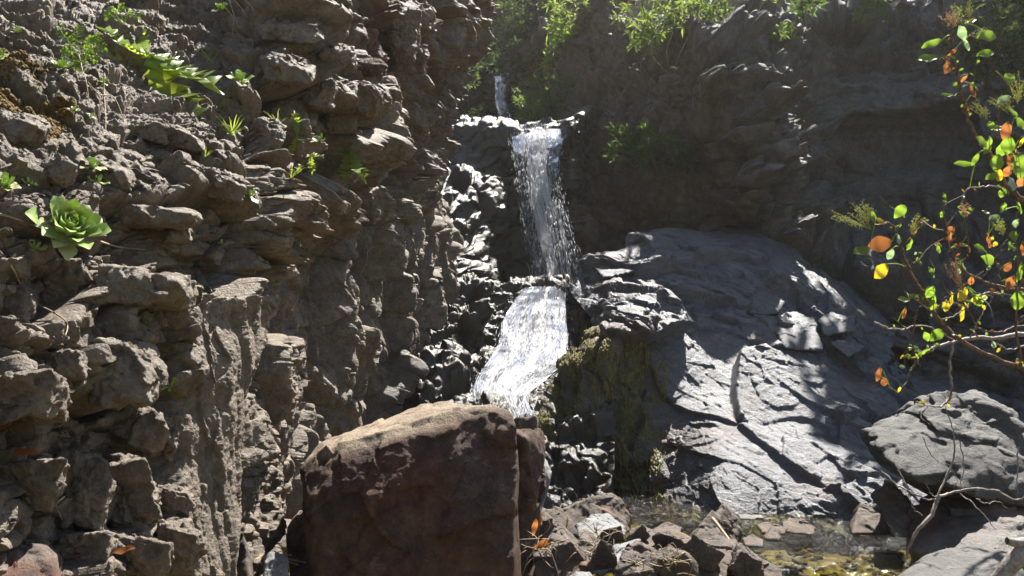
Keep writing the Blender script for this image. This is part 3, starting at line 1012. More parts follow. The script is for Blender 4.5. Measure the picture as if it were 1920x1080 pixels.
G_R = 'loose stones heaped beside the pool'
stones = [
    # name label mat pts
    ('rubble', 'long rounded brown stone at the back of the heap, its right end grey', [(1040, 962, 3.75), (1065, 948, 3.8), (1110, 930, 3.75), (1140, 925, 3.8), (1165, 938, 3.75), (1182, 970, 3.7), (1180, 995, 3.65), (1120, 1010, 3.6), (1050, 1000, 3.6), (1060, 960, 4.05), (1150, 935, 4.1), (1180, 985, 4.05)], 5),
    ('pale', 'pale blue-grey wedge stone lying in front of the long rounded stone', [(1078, 988, 3.35), (1110, 965, 3.4), (1138, 963, 3.45), (1172, 990, 3.35), (1172, 1004, 3.3), (1085, 1003, 3.25), (1120, 1015, 3.2), (1090, 980, 3.6), (1165, 985, 3.65)], 5),
    ('rubble', 'dark tilted shard leaning on the huge boulder above a root tangle', [(1005, 975, 2.95), (1022, 958, 3.0), (1050, 985, 2.9), (1088, 1020, 2.85), (1075, 1022, 2.8), (1015, 1010, 2.8), (1010, 1000, 3.05), (1080, 1020, 3.05)], 5),
    ('rubble', 'brown block behind the dark tilted shard', [(1015, 960, 3.3), (1045, 952, 3.3), (1062, 975, 3.25), (1060, 1000, 3.2), (1020, 995, 3.2), (1025, 955, 3.5), (1060, 970, 3.5)], 5),
    ('rubble', 'orange-brown flat shard lying below the pale blue-grey wedge', [(1082, 998, 3.0), (1100, 991, 3.05), (1142, 1028, 2.95), (1130, 1036, 2.9), (1085, 1010, 2.92), (1110, 1000, 3.1), (1140, 1035, 3.08)], 5),
    ('rubble', 'big broken brown stone at the bottom edge beside the huge boulder', [(1000, 1040, 2.6), (1040, 1022, 2.65), (1085, 1022, 2.7), (1120, 1030, 2.7), (1115, 1070, 2.55), (1085, 1130, 2.5), (1000, 1130, 2.5), (1020, 1040, 2.95), (1110, 1060, 2.95)], 6),
    ('pale', 'grey-edged flat stone sloping under the square brown block', [(1105, 1070, 2.55), (1150, 1025, 2.75), (1200, 1010, 2.8), (1180, 1050, 2.6), (1120, 1085, 2.5), (1160, 1030, 2.95), (1200, 1040, 2.85)], 5),
    ('rubble', 'square brown block with a flat front at the bottom of the heap', [(1168, 1030, 2.45), (1190, 1015, 2.5), (1240, 1045, 2.42), (1225, 1060, 2.4), (1215, 1150, 2.35), (1140, 1150, 2.35), (1150, 1080, 2.38), (1200, 1020, 2.7), (1240, 1060, 2.7), (1150, 1140, 2.7)], 6),
    ('rubble', 'wide sandy-brown flat stone in the middle of the heap', [(1185, 1010, 3.05), (1225, 993, 3.1), (1260, 990, 3.15), (1300, 1012, 3.0), (1300, 1035, 2.9), (1240, 1045, 2.8), (1195, 1035, 2.85), (1230, 1000, 3.35), (1300, 1010, 3.35)], 6),
    ('rubble', 'small dark stone at the water edge behind the sandy flat stone', [(1175, 996, 3.65), (1200, 984, 3.65), (1225, 995, 3.6), (1220, 1008, 3.5), (1180, 1008, 3.5), (1190, 990, 3.8), (1220, 998, 3.8)], 4),
    ('rubble', 'low brown stone at the water edge left of the pointed rock', [(1225, 990, 3.75), (1250, 982, 3.75), (1280, 990, 3.7), (1275, 1002, 3.6), (1230, 1004, 3.6), (1250, 985, 3.9), (1278, 995, 3.9)], 4),
    ('rubble', 'pointed pyramid-shaped brown rock with a mossy right side standing in the pool', [(1290, 1005, 3.2), (1322, 975, 3.2), (1356, 944, 3.3), (1362, 946, 3.35), (1386, 975, 3.35), (1390, 1005, 3.3), (1385, 1030, 3.2), (1340, 1040, 3.05), (1290, 1030, 3.05), (1355, 950, 3.45), (1330, 1000, 3.6), (1385, 1020, 3.6)], 6),
    ('rubble', 'large maroon-brown rock under the pointed rock at the bottom edge', [(1240, 1060, 2.6), (1290, 1020, 2.75), (1345, 1005, 2.8), (1375, 1015, 2.8), (1370, 1050, 2.65), (1340, 1130, 2.5), (1230, 1130, 2.5), (1290, 1020, 3.05), (1370, 1030, 3.05)], 6),
    ('rubble', 'dark rock sloping right into the stream at the bottom edge', [(1355, 1030, 2.75), (1378, 1015, 2.8), (1420, 1045, 2.75), (1458, 1068, 2.7), (1460, 1120, 2.6), (1350, 1130, 2.55), (1380, 1020, 3.05), (1450, 1070, 3.0)], 6),
    ('rubble', 'small dark upright shard between the sandy flat stone and the maroon rock', [(1235, 1050, 2.55), (1255, 1022, 2.6), (1285, 1045, 2.55), (1285, 1080, 2.5), (1240, 1080, 2.5), (1260, 1030, 2.8), (1285, 1060, 2.75)], 5),
    ('pale', 'small grey stone at the bottom edge in front of the broken brown stone', [(1065, 1085, 2.3), (1080, 1072, 2.3), (1105, 1074, 2.3), (1120, 1090, 2.25), (1095, 1110, 2.2), (1085, 1076, 2.45), (1112, 1085, 2.45)], 4),
    ('rubble', 'flat-topped dark stone farthest out in the pool', [(1466, 978, 4.35), (1492, 970, 4.4), (1512, 978, 4.35), (1528, 990, 4.3), (1525, 1003, 4.25), (1468, 1000, 4.25), (1480, 972, 4.6), (1525, 988, 4.6)], 5),
    ('rubble', 'dark wet stone low in the water left of the flat-topped stone', [(1421, 985, 4.0), (1440, 978, 4.05), (1475, 990, 4.0), (1470, 1005, 3.9), (1425, 1004, 3.9), (1435, 980, 4.2), (1470, 995, 4.2)], 4),
    ('rubble', 'small peaked grey stone leaning on the dark wet stone in the water', [(1432, 1005, 3.75), (1447, 985, 3.8), (1464, 1008, 3.7), (1460, 1016, 3.65), (1435, 1016, 3.65), (1448, 990, 3.95), (1462, 1010, 3.9)], 4),
    ('rubble', 'low grey stone in the water beside the pointed rock', [(1393, 1010, 3.65), (1412, 1001, 3.7), (1432, 1012, 3.65), (1430, 1027, 3.55), (1395, 1027, 3.55), (1405, 1004, 3.85), (1430, 1015, 3.85)], 4),
    ('dark', 'flat wet stone glinting at the far edge of the pool', [(1380, 968, 4.6), (1405, 963, 4.7), (1430, 968, 4.65), (1432, 975, 4.5), (1385, 977, 4.5), (1400, 964, 4.9), (1425, 970, 4.9)], 4),
]
for i, (m, lab, pts, sub) in enumerate(stones):
    boulder('stone', pts, M[m], lab, 'stone', sub=sub + 1, k=150, seed=20 + 3 * i, group=G_R, chip=.9)

shards = [(1012, 1002, 46, 74, 2.86, .5, 'narrow upright shard in the gap right of the huge boulder'), (1062, 1044, 74, 58, 2.62, -.4, 'tilted dark shard standing on the big broken stone'),
          (1132, 1050, 56, 62, 2.58, .6, 'small upright shard left of the square brown block'), (1262, 1062, 84, 76, 2.48, -.5, 'steep dark slab right of the square brown block'),
          (1312, 1046, 76, 66, 2.62, .55, 'leaning slab under the pointed pyramid-shaped rock'), (1408, 1066, 80, 56, 2.62, .45, 'dark slab with its edge in the stream at the bottom'),
          (1150, 1004, 62, 34, 3.08, -.35, 'thin shard lying across the pale blue-grey wedge foot'), (1252, 1014, 66, 40, 2.92, .5, 'tilted brown plate on the sandy flat stone'),
          (1040, 1004, 54, 50, 3.0, .8, 'broken brown corner stone behind the dark tilted shard'), (1196, 1012, 50, 36, 2.95, -.7, 'small angular stone left of the tilted brown plate')]
for i, (px, py, w, h, Y, rot, lab) in enumerate(shards):
    boulder('stone', box_pts(px, py, w, h, Y, w * Y / F * .7, 950 + i, rot, .52, 4), M['rubble'], lab, 'stone', sub=6, k=150, seed=960 + 3 * i, group=G_R, chip=.9)

# right-hand boulders
boulder('boulder', [(1633, 820, 3.5), (1650, 795, 3.55), (1700, 765, 3.6), (1755, 742, 3.7), (1835, 740, 3.75), (1880, 765, 3.7), (1925, 850, 3.5), (1920, 930, 3.4), (1850, 935, 3.3), (1780, 905, 3.25),
                     (1690, 880, 3.3), (1642, 850, 3.4), (1700, 800, 4.1), (1840, 745, 4.2), (1920, 850, 4.2), (1780, 930, 4.0)],
        M['smooth'], 'large tilted grey boulder with a grooved sunlit face by the right bank', sub=7, k=60, seed=101, chip=1.4)
boulder('boulder', [(1705, 955, 3.4), (1760, 935, 3.45), (1840, 930, 3.5), (1935, 945, 3.4), (1940, 1040, 3.1), (1850, 1050, 3.0), (1715, 1035, 3.15), (1700, 1000, 3.3), (1760, 940, 3.9), (1930, 945, 3.9), (1900, 1100, 3.5), (1720, 1080, 3.4)],
        M['dark'], 'dark rusty-brown boulder under the large tilted grey boulder', sub=6, k=60, seed=104, attrs=lambda P: {'rust': np.clip(.35 + fbm(P, 4, 3, 161), 0, .8), 'wet': .5 * sstep(.2, .0, P[:, 2])})
boulder('boulder', [(1630, 930, 3.45), (1665, 905, 3.5), (1690, 915, 3.5), (1720, 960, 3.4), (1720, 1005, 3.3), (1690, 1010, 3.25), (1660, 975, 3.3), (1670, 910, 3.8), (1720, 960, 3.8)],
        M['rubble'], 'brown wedge stone propping up the left of the large tilted boulder', 'stone', sub=6, k=60, seed=107)
boulder('boulder', [(1592, 985, 3.75), (1612, 946, 3.8), (1630, 945, 3.8), (1660, 975, 3.7), (1672, 1003, 3.6), (1595, 1003, 3.6), (1620, 950, 4.1), (1670, 1000, 4.0)],
        M['rubble'], 'small reddish stone with a wet foot standing in the pool by the right bank', 'stone', sub=6, k=60, seed=110)
boulder('boulder', [(1640, 1110, 2.35), (1690, 1062, 2.4), (1740, 1035, 2.5), (1830, 1022, 2.55), (1880, 1030, 2.5), (1915, 1050, 2.4), (1930, 1120, 2.2), (1780, 1150, 2.1), (1760, 1040, 2.9), (1890, 1035, 2.9)],
        M['smooth'], 'smooth pale grey rounded boulder in the bottom right corner', sub=7, k=9, seed=113, chip=.25, amp=.5)
boulder('boulder', [(1630, 1040, 3.5), (1650, 1033, 3.55), (1690, 1036, 3.5), (1700, 1055, 3.4), (1690, 1072, 3.35), (1635, 1066, 3.4), (1665, 1035, 3.75)],
        M['bed'], 'mossy brown stone in the little rapid beside the smooth grey boulder', 'stone', sub=5, k=10, seed=116, attrs=lambda P: {'wet': .9 + 0 * P[:, 0], 'moss': .7 + 0 * P[:, 0]})
# left-hand foot of the cliff
boulder('boulder', [(540, 1000, 2.9), (565, 960, 3.0), (588, 975, 2.9), (590, 1130, 2.7), (540, 1130, 2.7), (560, 980, 3.2), (590, 1100, 3.2)], M['rubble'], 'dark brown stone squeezed behind the left side of the huge boulder', 'stone', sub=6, k=60, seed=120)
boulder('boulder', [(548, 975, 3.3), (560, 955, 3.35), (580, 960, 3.3), (582, 990, 3.2), (552, 995, 3.2), (570, 960, 3.5)], M['pale'], 'small pale stone peeping out left of the huge boulder', 'stone', sub=4, k=30, seed=122)
boulder('boulder', [(420, 1010, 2.5), (432, 988, 2.55), (455, 1000, 2.45), (470, 1050, 2.4), (478, 1130, 2.3), (418, 1130, 2.35), (440, 995, 2.7), (470, 1060, 2.7)], M['rubble'], 'dark upright stone at the foot of the pale streaked cliff face', 'stone', sub=6, k=60, seed=124)
boulder('boulder', [(500, 1055, 2.5), (515, 1035, 2.55), (540, 1050, 2.5), (543, 1130, 2.4), (490, 1130, 2.4), (520, 1040, 2.75)], M['pale'], 'small light stone beside dry grass at the cliff foot', 'stone', sub=6, k=60, seed=126)
boulder('boulder', [(-30, 1010, 1.45), (40, 1000, 1.5), (85, 1010, 1.5), (112, 1040, 1.45), (115, 1120, 1.4), (-30, 1120, 1.35), (40, 1005, 1.7), (110, 1060, 1.7)], M['rubble'], 'orange-brown broken rock in the bottom left corner', sub=6, k=60, seed=128,
        attrs=lambda P: {'rust': np.clip(.3 + fbm(P, 6, 3, 170), 0, .7)})
#PLANTS

# ------------------------------------------------------------------ blocks standing proud of the left cliff
BL = [(262, 402, 190, 46, .1), (300, 436, 110, 50, .08), (105, 548, 112, 124, .05), (20, 580, 84, 122, -.05), (250, 545, 190, 84, .1), (225, 702, 150, 116, .06),
      (60, 742, 130, 90, .12), (250, 800, 112, 80, .3), (58, 905, 122, 110, .12), (158, 930, 110, 142, .1), (236, 935, 104, 150, -.25), (328, 940, 62, 52, .05),
      (305, 822, 62, 86, .12), (145, 1022, 112, 62, .03), (250, 1045, 112, 84, .2), (330, 1020, 84, 80, .1), (545, 62, 110, 48, .1), (535, 132, 96, 50, .12),
      (594, 176, 64, 52, .1), (690, 184, 74, 64, .1), (640, 226, 62, 52, .2), (505, 255, 64, 58, .1), (692, 128, 56, 36, .1), (750, 64, 60, 92, .08),
      (275, 244, 84, 42, .25), (345, 262, 70, 40, .2), (36, 246, 84, 62, .15), (105, 322, 64, 50, .3), (205, 330, 96, 54, .25), (420, 350, 70, 50, .2), (120, 690, 80, 70, .1), (640, 110, 70, 46, .1)]
for i, (px, py, w, h, rot) in enumerate(BL):
    p, n = on('cliff_left', px, py, 12)
    Y = float(p[1])
    dep = min(.26, w * Y / F * 1.4)
    red = 660 < px < 720 and py < 140
    o = boulder('rock_block', box_pts(px, py, w * 1.12, h * 1.05, Y + dep * .36, dep, 300 + i, rot, .42, 9), M['red'] if red else M['brown'], None, sub=6, k=60, seed=200 + 3 * i, chip=1.9,
                parent=cliff_left, amp=1.3, attrs=lambda P: {})

for i, pts in enumerate([[(1176, 486, 7.75), (1184, 438, 7.85), (1216, 442, 7.55), (1252, 435, 8.2), (1296, 452, 7.7), (1264, 492, 7.4), (1200, 502, 7.4), (1300, 436, 8.6), (1180, 500, 8.2)],
                         [(1112, 500, 7.5), (1150, 482, 7.7), (1186, 486, 7.5), (1190, 512, 7.2), (1130, 525, 7.2), (1150, 490, 8.0), (1185, 495, 8.0)],
                         [(1535, 600, 6.75), (1560, 584, 6.9), (1605, 592, 6.8), (1604, 622, 6.55), (1545, 632, 6.5), (1560, 590, 7.1), (1605, 600, 7.0)],
                         [(1440, 590, 6.75), (1492, 584, 6.85), (1530, 600, 6.75), (1545, 660, 6.4), (1465, 655, 6.35), (1490, 590, 7.0), (1530, 640, 6.9)],
                         [(1555, 640, 6.5), (1595, 630, 6.6), (1625, 650, 6.5), (1590, 672, 6.3), (1570, 660, 6.8), (1620, 660, 6.7)],
                         [(1395, 560, 6.95), (1430, 545, 7.05), (1475, 565, 6.9), (1460, 590, 6.7), (1400, 590, 6.7), (1440, 555, 7.2)]]):
    pts = [(x, y, Y + (.07 if i > 1 else 0)) for x, y, Y in pts]
    boulder('rock_block', pts, M['grey'], None, sub=6, k=90, seed=400 + 3 * i, chip=1.0, parent=outcrop, attrs=lambda P: {})

# ------------------------------------------------------------------ falling water
def foam_mat(name, lo, hi, white=.85):
    t = NT(name)
    a = t.n('ShaderNodeAttribute', attribute_name='flow')
    m1 = t.n('ShaderNodeMapping')
    m1.inputs['Scale'].default_value = (34, 2.2, 1)
    t.l(a.outputs['Vector'], m1.inputs['Vector'])
    m2 = t.n('ShaderNodeMapping')
    m2.inputs['Scale'].default_value = (95, 9, 1)
    t.l(a.outputs['Vector'], m2.inputs['Vector'])
    n = t.math('ADD', t.math('MULTIPLY', t.noise(m1.outputs[0], 1, 5, .6, .8), .74), t.math('MULTIPLY', t.noise(m2.outputs[0], 1, 3, .6), .26))
    d = t.attr('dens')
    n = t.math('ADD', n, t.math('MULTIPLY', t.math('SUBTRACT', d, 1.0), .42))
    fac = t.bw(n, lo, hi)
    bp = t.n('ShaderNodeBump', i_Strength=.15, i_Distance=.01)
    t.l(n, bp.inputs['Height'])
    w = t.n('ShaderNodeBsdfPrincipled', i_Roughness=.5)
    w.inputs['Base Color'].default_value = (white, white, white * 1.02, 1)
    t.l(bp.outputs[0], w.inputs['Normal'])
    tr = t.n('ShaderNodeBsdfTranslucent')
    tr.inputs['Color'].default_value = (white, white, white, 1)
    ws = t.n('ShaderNodeMixShader', i_Fac=.5)
    t.l(w.outputs[0], ws.inputs[1])
    t.l(tr.outputs[0], ws.inputs[2])
    gl = t.n('ShaderNodeBsdfGlossy', i_Roughness=.12)
    t.l(bp.outputs[0], gl.inputs['Normal'])
    tp = t.n('ShaderNodeBsdfTransparent')
    fr = t.n('ShaderNodeFresnel', i_IOR=1.33)
    t.l(bp.outputs[0], fr.inputs['Normal'])
    clear = t.n('ShaderNodeMixShader')
    t.l(fr.outputs[0], clear.inputs[0])
    t.l(tp.outputs[0], clear.inputs[1])
    t.l(gl.outputs[0], clear.inputs[2])
    mx = t.n('ShaderNodeMixShader')
    t.l(fac, mx.inputs[0])
    t.l(clear.outputs[0], mx.inputs[1])
    t.l(ws.outputs[0], mx.inputs[2])
    t.l(mx.outputs[0], t.out.inputs[0])
    return t.m


M['foam'] = foam_mat('white_falling_water', .44, .62)
t_ = NT('water_spray')
p_ = t_.n('ShaderNodeBsdfPrincipled', i_Roughness=.15)
p_.inputs['Base Color'].default_value = (.85, .86, .88, 1)
q_ = t_.n('ShaderNodeBsdfTranslucent')
q_.inputs['Color'].default_value = (.85, .86, .88, 1)
x_ = t_.n('ShaderNodeMixShader', i_Fac=.5)
t_.l(p_.outputs[0], x_.inputs[1])
t_.l(q_.outputs[0], x_.inputs[2])
t_.l(x_.outputs[0], t_.out.inputs[0])
M['spray'] = t_.m


def waterfall(label, rows, n_drops, seed, drop=1.0, edge=.5, gap=.4, layers=2, off=.03):
    """rows of (left px, right px, py, Y, density) from lip to foot; the sheet, and the spray of drops round it"""
    rg = np.random.RandomState(seed)
    A = np.array(rows, float)
    nv = 160
    C = curve(A, nv)
    base = W(np.array((A[0, 0] + A[0, 1]) / 2), np.array(A[-1, 2]), np.array(A[-1, 3]))
    root = empty('waterfall', base)
    tag(root, label, 'waterfall')
    nu = 70
    u = np.linspace(0, 1, nu)
    for ly in range(layers):
        px = C[:, 0:1] + (C[:, 1:2] - C[:, 0:1]) * u[None]
        Pt = W(px, np.repeat(C[:, 2:3], nu, 1), np.repeat(C[:, 3:4], nu, 1))
        wid = float(np.linalg.norm(Pt[:, -1] - Pt[:, 0], axis=1).mean())
        ln = np.concatenate([[0], np.cumsum(np.linalg.norm(np.diff(Pt[:, nu // 2], axis=0), axis=1))])
        fl = np.stack([np.repeat(u[None] * wid, nv, 0), np.repeat(ln[:, None], nu, 1), np.full((nv, nu), ly * 3.7 + seed)], -1).reshape(-1, 3)
        q = Pt.reshape(-1, 3).copy()
        d = fbm(fl * np.array([1, .16, 1]), 22, 3, seed + ly) * .004 + fbm(fl, 4, 2, seed + 9 + ly) * .02
        q[:, 1] -= d + off * ly
        dens = (C[:, 4:5] * (1 - .95 * (np.abs(u[None] - .5) * 2) ** (1 / edge))).reshape(-1) + fbm(fl * np.array([1, .16, 1]), 9, 3, seed + 40) * gap
        i = np.arange(nv - 1)[:, None] * nu + np.arange(nu - 1)[None]
        f = np.stack([i, i + 1, i + nu + 1, i + nu], -1).reshape(-1, 4)
        me = np_mesh('water_sheet', q - base, f, M['foam'], {'dens': dens})
        at = me.attributes.new('flow', 'FLOAT_VECTOR', 'POINT')
        at.data.foreach_set('vector', fl.astype(np.float32).ravel())
        obj('water_sheet', me, root)
    b = MB()
    uu = .5 + (rg.rand(n_drops) - .5) * (1 + .25 * rg.rand(n_drops))
    k = rg.randint(0, nv - 2, n_drops)
    keep = rg.rand(n_drops) < C[k, 4] * (1.15 - np.abs(uu - .5) * 1.2)
    uu, k = uu[keep], k[keep]
    px = C[k, 0] + (C[k, 1] - C[k, 0]) * uu
    p0 = W(px, C[k, 2] + rg.randn(len(k)) * 2, C[k, 3] - off * layers - np.abs(rg.randn(len(k))) * .05)
    p1 = W(C[k + 1, 0] + (C[k + 1, 1] - C[k + 1, 0]) * uu, C[k + 1, 2], C[k + 1, 3])
    pa = W(px, C[k, 2], C[k, 3])
    t = p1 - pa
    t /= np.linalg.norm(t, axis=1)[:, None] + 1e-9
    L = (.010 + .055 * rg.rand(len(k)) ** 2) * drop
    r = (.0014 + .0028 * rg.rand(len(k)) ** 3) * drop
    sx = np.cross(t, [0.1, 1, 0])
    sx /= np.linalg.norm(sx, axis=1)[:, None]
    sy = np.cross(t, sx)
    vs = np.stack([p0 - t * L[:, None], p0 + t * L[:, None], p0 + sx * r[:, None], p0 + sy * r[:, None], p0 - sx * r[:, None], p0 - sy * r[:, None]], 1)
    fo = np.array([[0, 2, 3], [0, 3, 4], [0, 4, 5], [0, 5, 2], [1, 3, 2], [1, 4, 3], [1, 5, 4], [1, 2, 5]])
    f = (np.arange(len(k))[:, None, None] * 6 + fo[None]).reshape(-1, 3)
    b.add(vs.reshape(-1, 3) - base, f)
    sp = b.build('spray', M['spray'], root)
    sp['kind'] = 'stuff'
    return root


waterfall('tall middle waterfall sliding down the dark rock step under the narrow gorge',
          [(960, 1064, 234, 9.85, .9), (960, 1056, 258, 9.6, 1.2), (966, 1046, 310, 9.36, 1.2), (974, 1054, 370, 9.18, 1.15), (984, 1070, 430, 9.0, 1.1), (996, 1084, 490, 8.85, 1.0), (1004, 1092, 532, 8.8, .95)], 2600, 1, .9)
waterfall('small farthest waterfall high up at the head of the gorge',
          [(926, 964, 138, 14.7, .9), (929, 950, 160, 14.4, 1.0), (929, 948, 190, 14.1, .95), (936, 956, 215, 13.8, .9), (945, 968, 245, 13.6, .8)], 1500, 2, 1.3)
waterfall('lowest and brightest waterfall fanning out white just behind the huge boulder',
          [(985, 1062, 538, 7.95, .45), (962, 1060, 568, 7.55, .7), (942, 1062, 605, 7.25, .95), (934, 1064, 645, 7.0, .85), (912, 1052, 682, 6.7, 1.0), (893, 1022, 712, 6.4, 1.15), (889, 990, 742, 6.15, 1.1), (903, 1000, 780, 5.95, .9), (925, 1010, 820, 5.8, .8)], 3600, 3, 1.05, .75, 2.3, 2)

# ------------------------------------------------------------------ leaves
def leaf_mesh(name, mat, w=.5, wide=.5, fold=.15, curl=.2, n=7, lobes=0, thick=0.0):
    """one leaf, base at the origin, one unit long along +Y, upper side +Z"""
    t = np.linspace(0, 1, n + 1)
    a = wide
    prof = (t / a) ** .75 * (t <= a) + (t > a) * np.sqrt(np.clip(1 - ((t - a) / (1 - a)) ** 2, 0, 1))
    prof = np.clip(prof, .10, 1) * w / 2
    prof[-1] = .02
    if lobes:
        prof *= 1 - .62 * (np.arange(n + 1) % 2) * (t > .15)
    z = -curl * t ** 2 + .06 * np.sin(t * 9)
    v = []
    for sgn, zz in ((1, thick / 2),) if not thick else ((1, thick / 2), (-1, -thick / 2)):
        for k in range(n + 1):
            h = zz * math.sin(math.pi * min(.97, max(.06, t[k]))) ** .5
            back = -.10 * (k % 2) if lobes else 0
            v += [(-prof[k], t[k] + back, z[k] + fold * prof[k]), (0, t[k], z[k] + h), (prof[k], t[k] + back, z[k] + fold * prof[k])]
    f = []
    for q in range(2 if thick else 1):
        o = q * 3 * (n + 1)
        for k in range(n):
            i = o + k * 3
            g = [[i, i + 1, i + 4, i + 3], [i + 1, i + 2, i + 5, i + 4]]
            f += g if q == 0 else [x[::-1] for x in g]
    return np_mesh(name, v, f, mat)


def leaf_matrix(p, d, nrm, size):
    d = Vector(d).normalized()
    nrm = Vector(nrm)
    nrm = (nrm - d * nrm.dot(d)).normalized()
    x = d.cross(nrm)
    m = Matrix((x, d, nrm)).transposed().to_4x4() @ Matrix.Scale(size, 4)
    m.translation = Vector(p)
    return m


def place(name, me, root, p, d, nrm, size, label=None):
    o = bpy.data.objects.new(name, me)
    col.objects.link(o)
    o.parent = root
    o.matrix_basis = leaf_matrix(Vector(p) - root.location, d, nrm, size)
    if label:
        o['label'] = label
    return o


M['leaf'] = leaf_mat('green_leaf', (.10, .19, .03), (.30, .48, .04), spot=(.20, .20, .03))
M['leaf_pale'] = leaf_mat('grey_green_leaf', (.30, .38, .30), (.35, .5, .2), .25)
M['leaf_yellow'] = leaf_mat('yellow_leaf', (.40, .33, .02), (.80, .62, .03), spot=(.40, .14, .01))
M['leaf_dead'] = leaf_mat('orange_dead_leaf', (.20, .08, .03), (.40, .15, .04), .6, .5)
M['aeon'] = leaf_mat('succulent_leaf', (.34, .46, .14), (.45, .58, .09), .4, .3, None, .30)
M['aeon_tip'] = leaf_mat('pale_succulent_leaf', (.42, .46, .22), (.45, .5, .15), .45, .3, (.30, .16, .06), .3)
M['thistle'] = leaf_mat('bright_lobed_leaf', (.20, .29, .05), (.46, .56, .06), .35)
M['grass'] = leaf_mat('grass_blade', (.20, .28, .05), (.5, .62, .08), .5)
M['straw'] = plain_mat('dry_straw', (.16, .11, .06), (.42, .34, .23), 30, .7, .2)
M['bark'] = plain_mat('brown_bark', (.045, .025, .016), (.20, .12, .07), 60, .7, .5)
M['bark_grey'] = plain_mat('grey_bark', (.12, .10, .085), (.40, .35, .30), 70, .7, .5)
M['flower'] = leaf_mat('pale_green_flowers', (.42, .44, .18), (.66, .68, .24), .6, .4)
M['flower_pink'] = leaf_mat('pinkish_flowers', (.50, .36, .24), (.72, .5, .28), .6, .4)
M['bush_sun'] = leaf_mat('sunny_bush_leaf', (.11, .155, .04), (.27, .36, .07), .4, .5)  # bright copy of the bush leaf, sunlight put into its colour
M['bush_dark'] = leaf_mat('dark_bush_leaf', (.03, .048, .016), (.07, .11, .028), .5)  # dark copy of the bush leaf, shade put into its colour
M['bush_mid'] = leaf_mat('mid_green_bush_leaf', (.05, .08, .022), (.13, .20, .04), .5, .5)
M['moss'] = plain_mat('hanging_moss', (.06, .054, .013), (.21, .185, .05), 40, .8, .6)
M['moss_brown'] = plain_mat('brown_moss', (.06, .035, .005), (.17, .10, .015), 60, .9, .8)

L_aeon = leaf_mesh('leaf', M['aeon'], .44, .74, .45, -.22, 7, 0, .13)
L_aeon2 = leaf_mesh('leaf', M['aeon_tip'], .55, .66, .3, .15, 6, 0, .10)
L_round = {k: leaf_mesh('leaf', M[m], .68, .5, .25, .25, 8) for k, m in (('g', 'leaf'), ('p', 'leaf_pale'), ('y', 'leaf_yellow'), ('o', 'leaf_dead'))}
L_long = {k: leaf_mesh('leaf', M[m], .36, .5, .35, .25, 8) for k, m in (('g', 'leaf'), ('p', 'leaf_pale'), ('y', 'leaf_yellow'), ('o', 'leaf_dead'))}
L_lobe = leaf_mesh('leaf', M['thistle'], .42, .6, .25, .35, 16, 1)
L_small = leaf_mesh('leaf', M['leaf'], .5, .5, .2, .1, 5)
L_blade = leaf_mesh('blade', M['grass'], .07, .2, .3, .5, 6)


def frame_of(n):
    n = Vector(n).normalized()
    b = n.orthogonal().normalized()
    return n, b, n.cross(b)


def rosette(px, py, r, label, n=18, seed=0, surf='cliff_left', pale=.2, group='succulent rosettes on the left cliff'):
    rg = random.Random(seed + 900)
    p, nr = on(surf, px, py)
    A = (Vector(nr) * .5 + Vector((.15, -.45, .75))).normalized()
    A, B, C = frame_of(A)
    size = r * float(p[1]) / F
    root = empty('succulent', Vector(p) + A * size * .15)
    tag(root, label, 'succulent', group)
    for i in range(n):
        k = i / (n - 1)
        ph = i * 2.39996 + rg.uniform(-.2, .2)
        th = .18 + 1.35 * k ** .8 + rg.uniform(-.08, .08)
        rad = B * math.cos(ph) + C * math.sin(ph)
        d = A * math.cos(th) + rad * math.sin(th)
        nn = A * math.sin(th) - rad * math.cos(th)
        place('leaf', L_aeon2 if (k > .6 and rg.random() < pale) else L_aeon, root, root.location + rad * size * .04, d, nn, size * (.55 + .5 * k) * rg.uniform(.88, 1.1))
    return root


rosette(130, 444, 68, 'largest bright green succulent rosette, on a ledge near the left edge', 40, 1, pale=.55)
for px, py, r, n, lab in [
        (14, 355, 30, 18, 'green rosette with an orange leaf cut off by the left edge above the largest rosette'), (62, 353, 15, 10, 'small round rosette just right of the one at the left edge'),
        (178, 312, 26, 14, 'rosette with withered leaves hanging below it on a ledge edge'), (188, 338, 22, 6, 'few drooping faded rosette leaves under the rosette on the ledge edge'),
        (122, 128, 24, 16, 'cupped green rosette among the vetch below the tree-like rock'), (36, 56, 14, 10, 'small pale rosette high in the top left corner'),
        (2, 108, 28, 14, 'rosette cut off by the left edge beside the brown moss'), (197, 155, 16, 12, 'small upright rosette under the lobed yellow-green plant'),
        (145, 203, 14, 10, 'tiny pale rosette above the white-stained rock'), (176, 216, 11, 9, 'tiny rosette right of the tiny pale one'),
        (452, 150, 28, 16, 'dark green open rosette right of the lobed yellow-green plant'), (470, 375, 24, 9, 'loose yellowish rosette on the rim of the near ledge'),
        (412, 15, 20, 10, 'shaded rosette at the top edge beside dry twigs'), (416, 452, 11, 6, 'single tiny bright green sprout on the near ledge face'),
        (325, 733, 20, 6, 'small low rosette in the crack right of the dark square block'), (600, 272, 17, 8, 'small dark rosette right of the upright lobed leaf'),
        (72, 470, 22, 9, 'small red-tinged rosette touching the lower left of the largest rosette')]:
    rosette(px, py, r, lab, n, px, pale=.35)


def sow_thistle(px, py, leaves, label, surf='cliff_left'):
    p, nr = on(surf, px, py)
    root = empty('sow_thistle', p)
    tag(root, label, 'wild plant')
    Y = float(p[1])
    for (x, y, dy) in leaves:
        tip = V(x, y, Y + dy)
        b = Vector(p) + Vector((0, -.01, .01))
        d = tip - b
        place('leaf', L_lobe, root, b, d + Vector((0, 0, d.length * .18)), Vector((.1, -.5, .8)), d.length * 1.03)
    return root


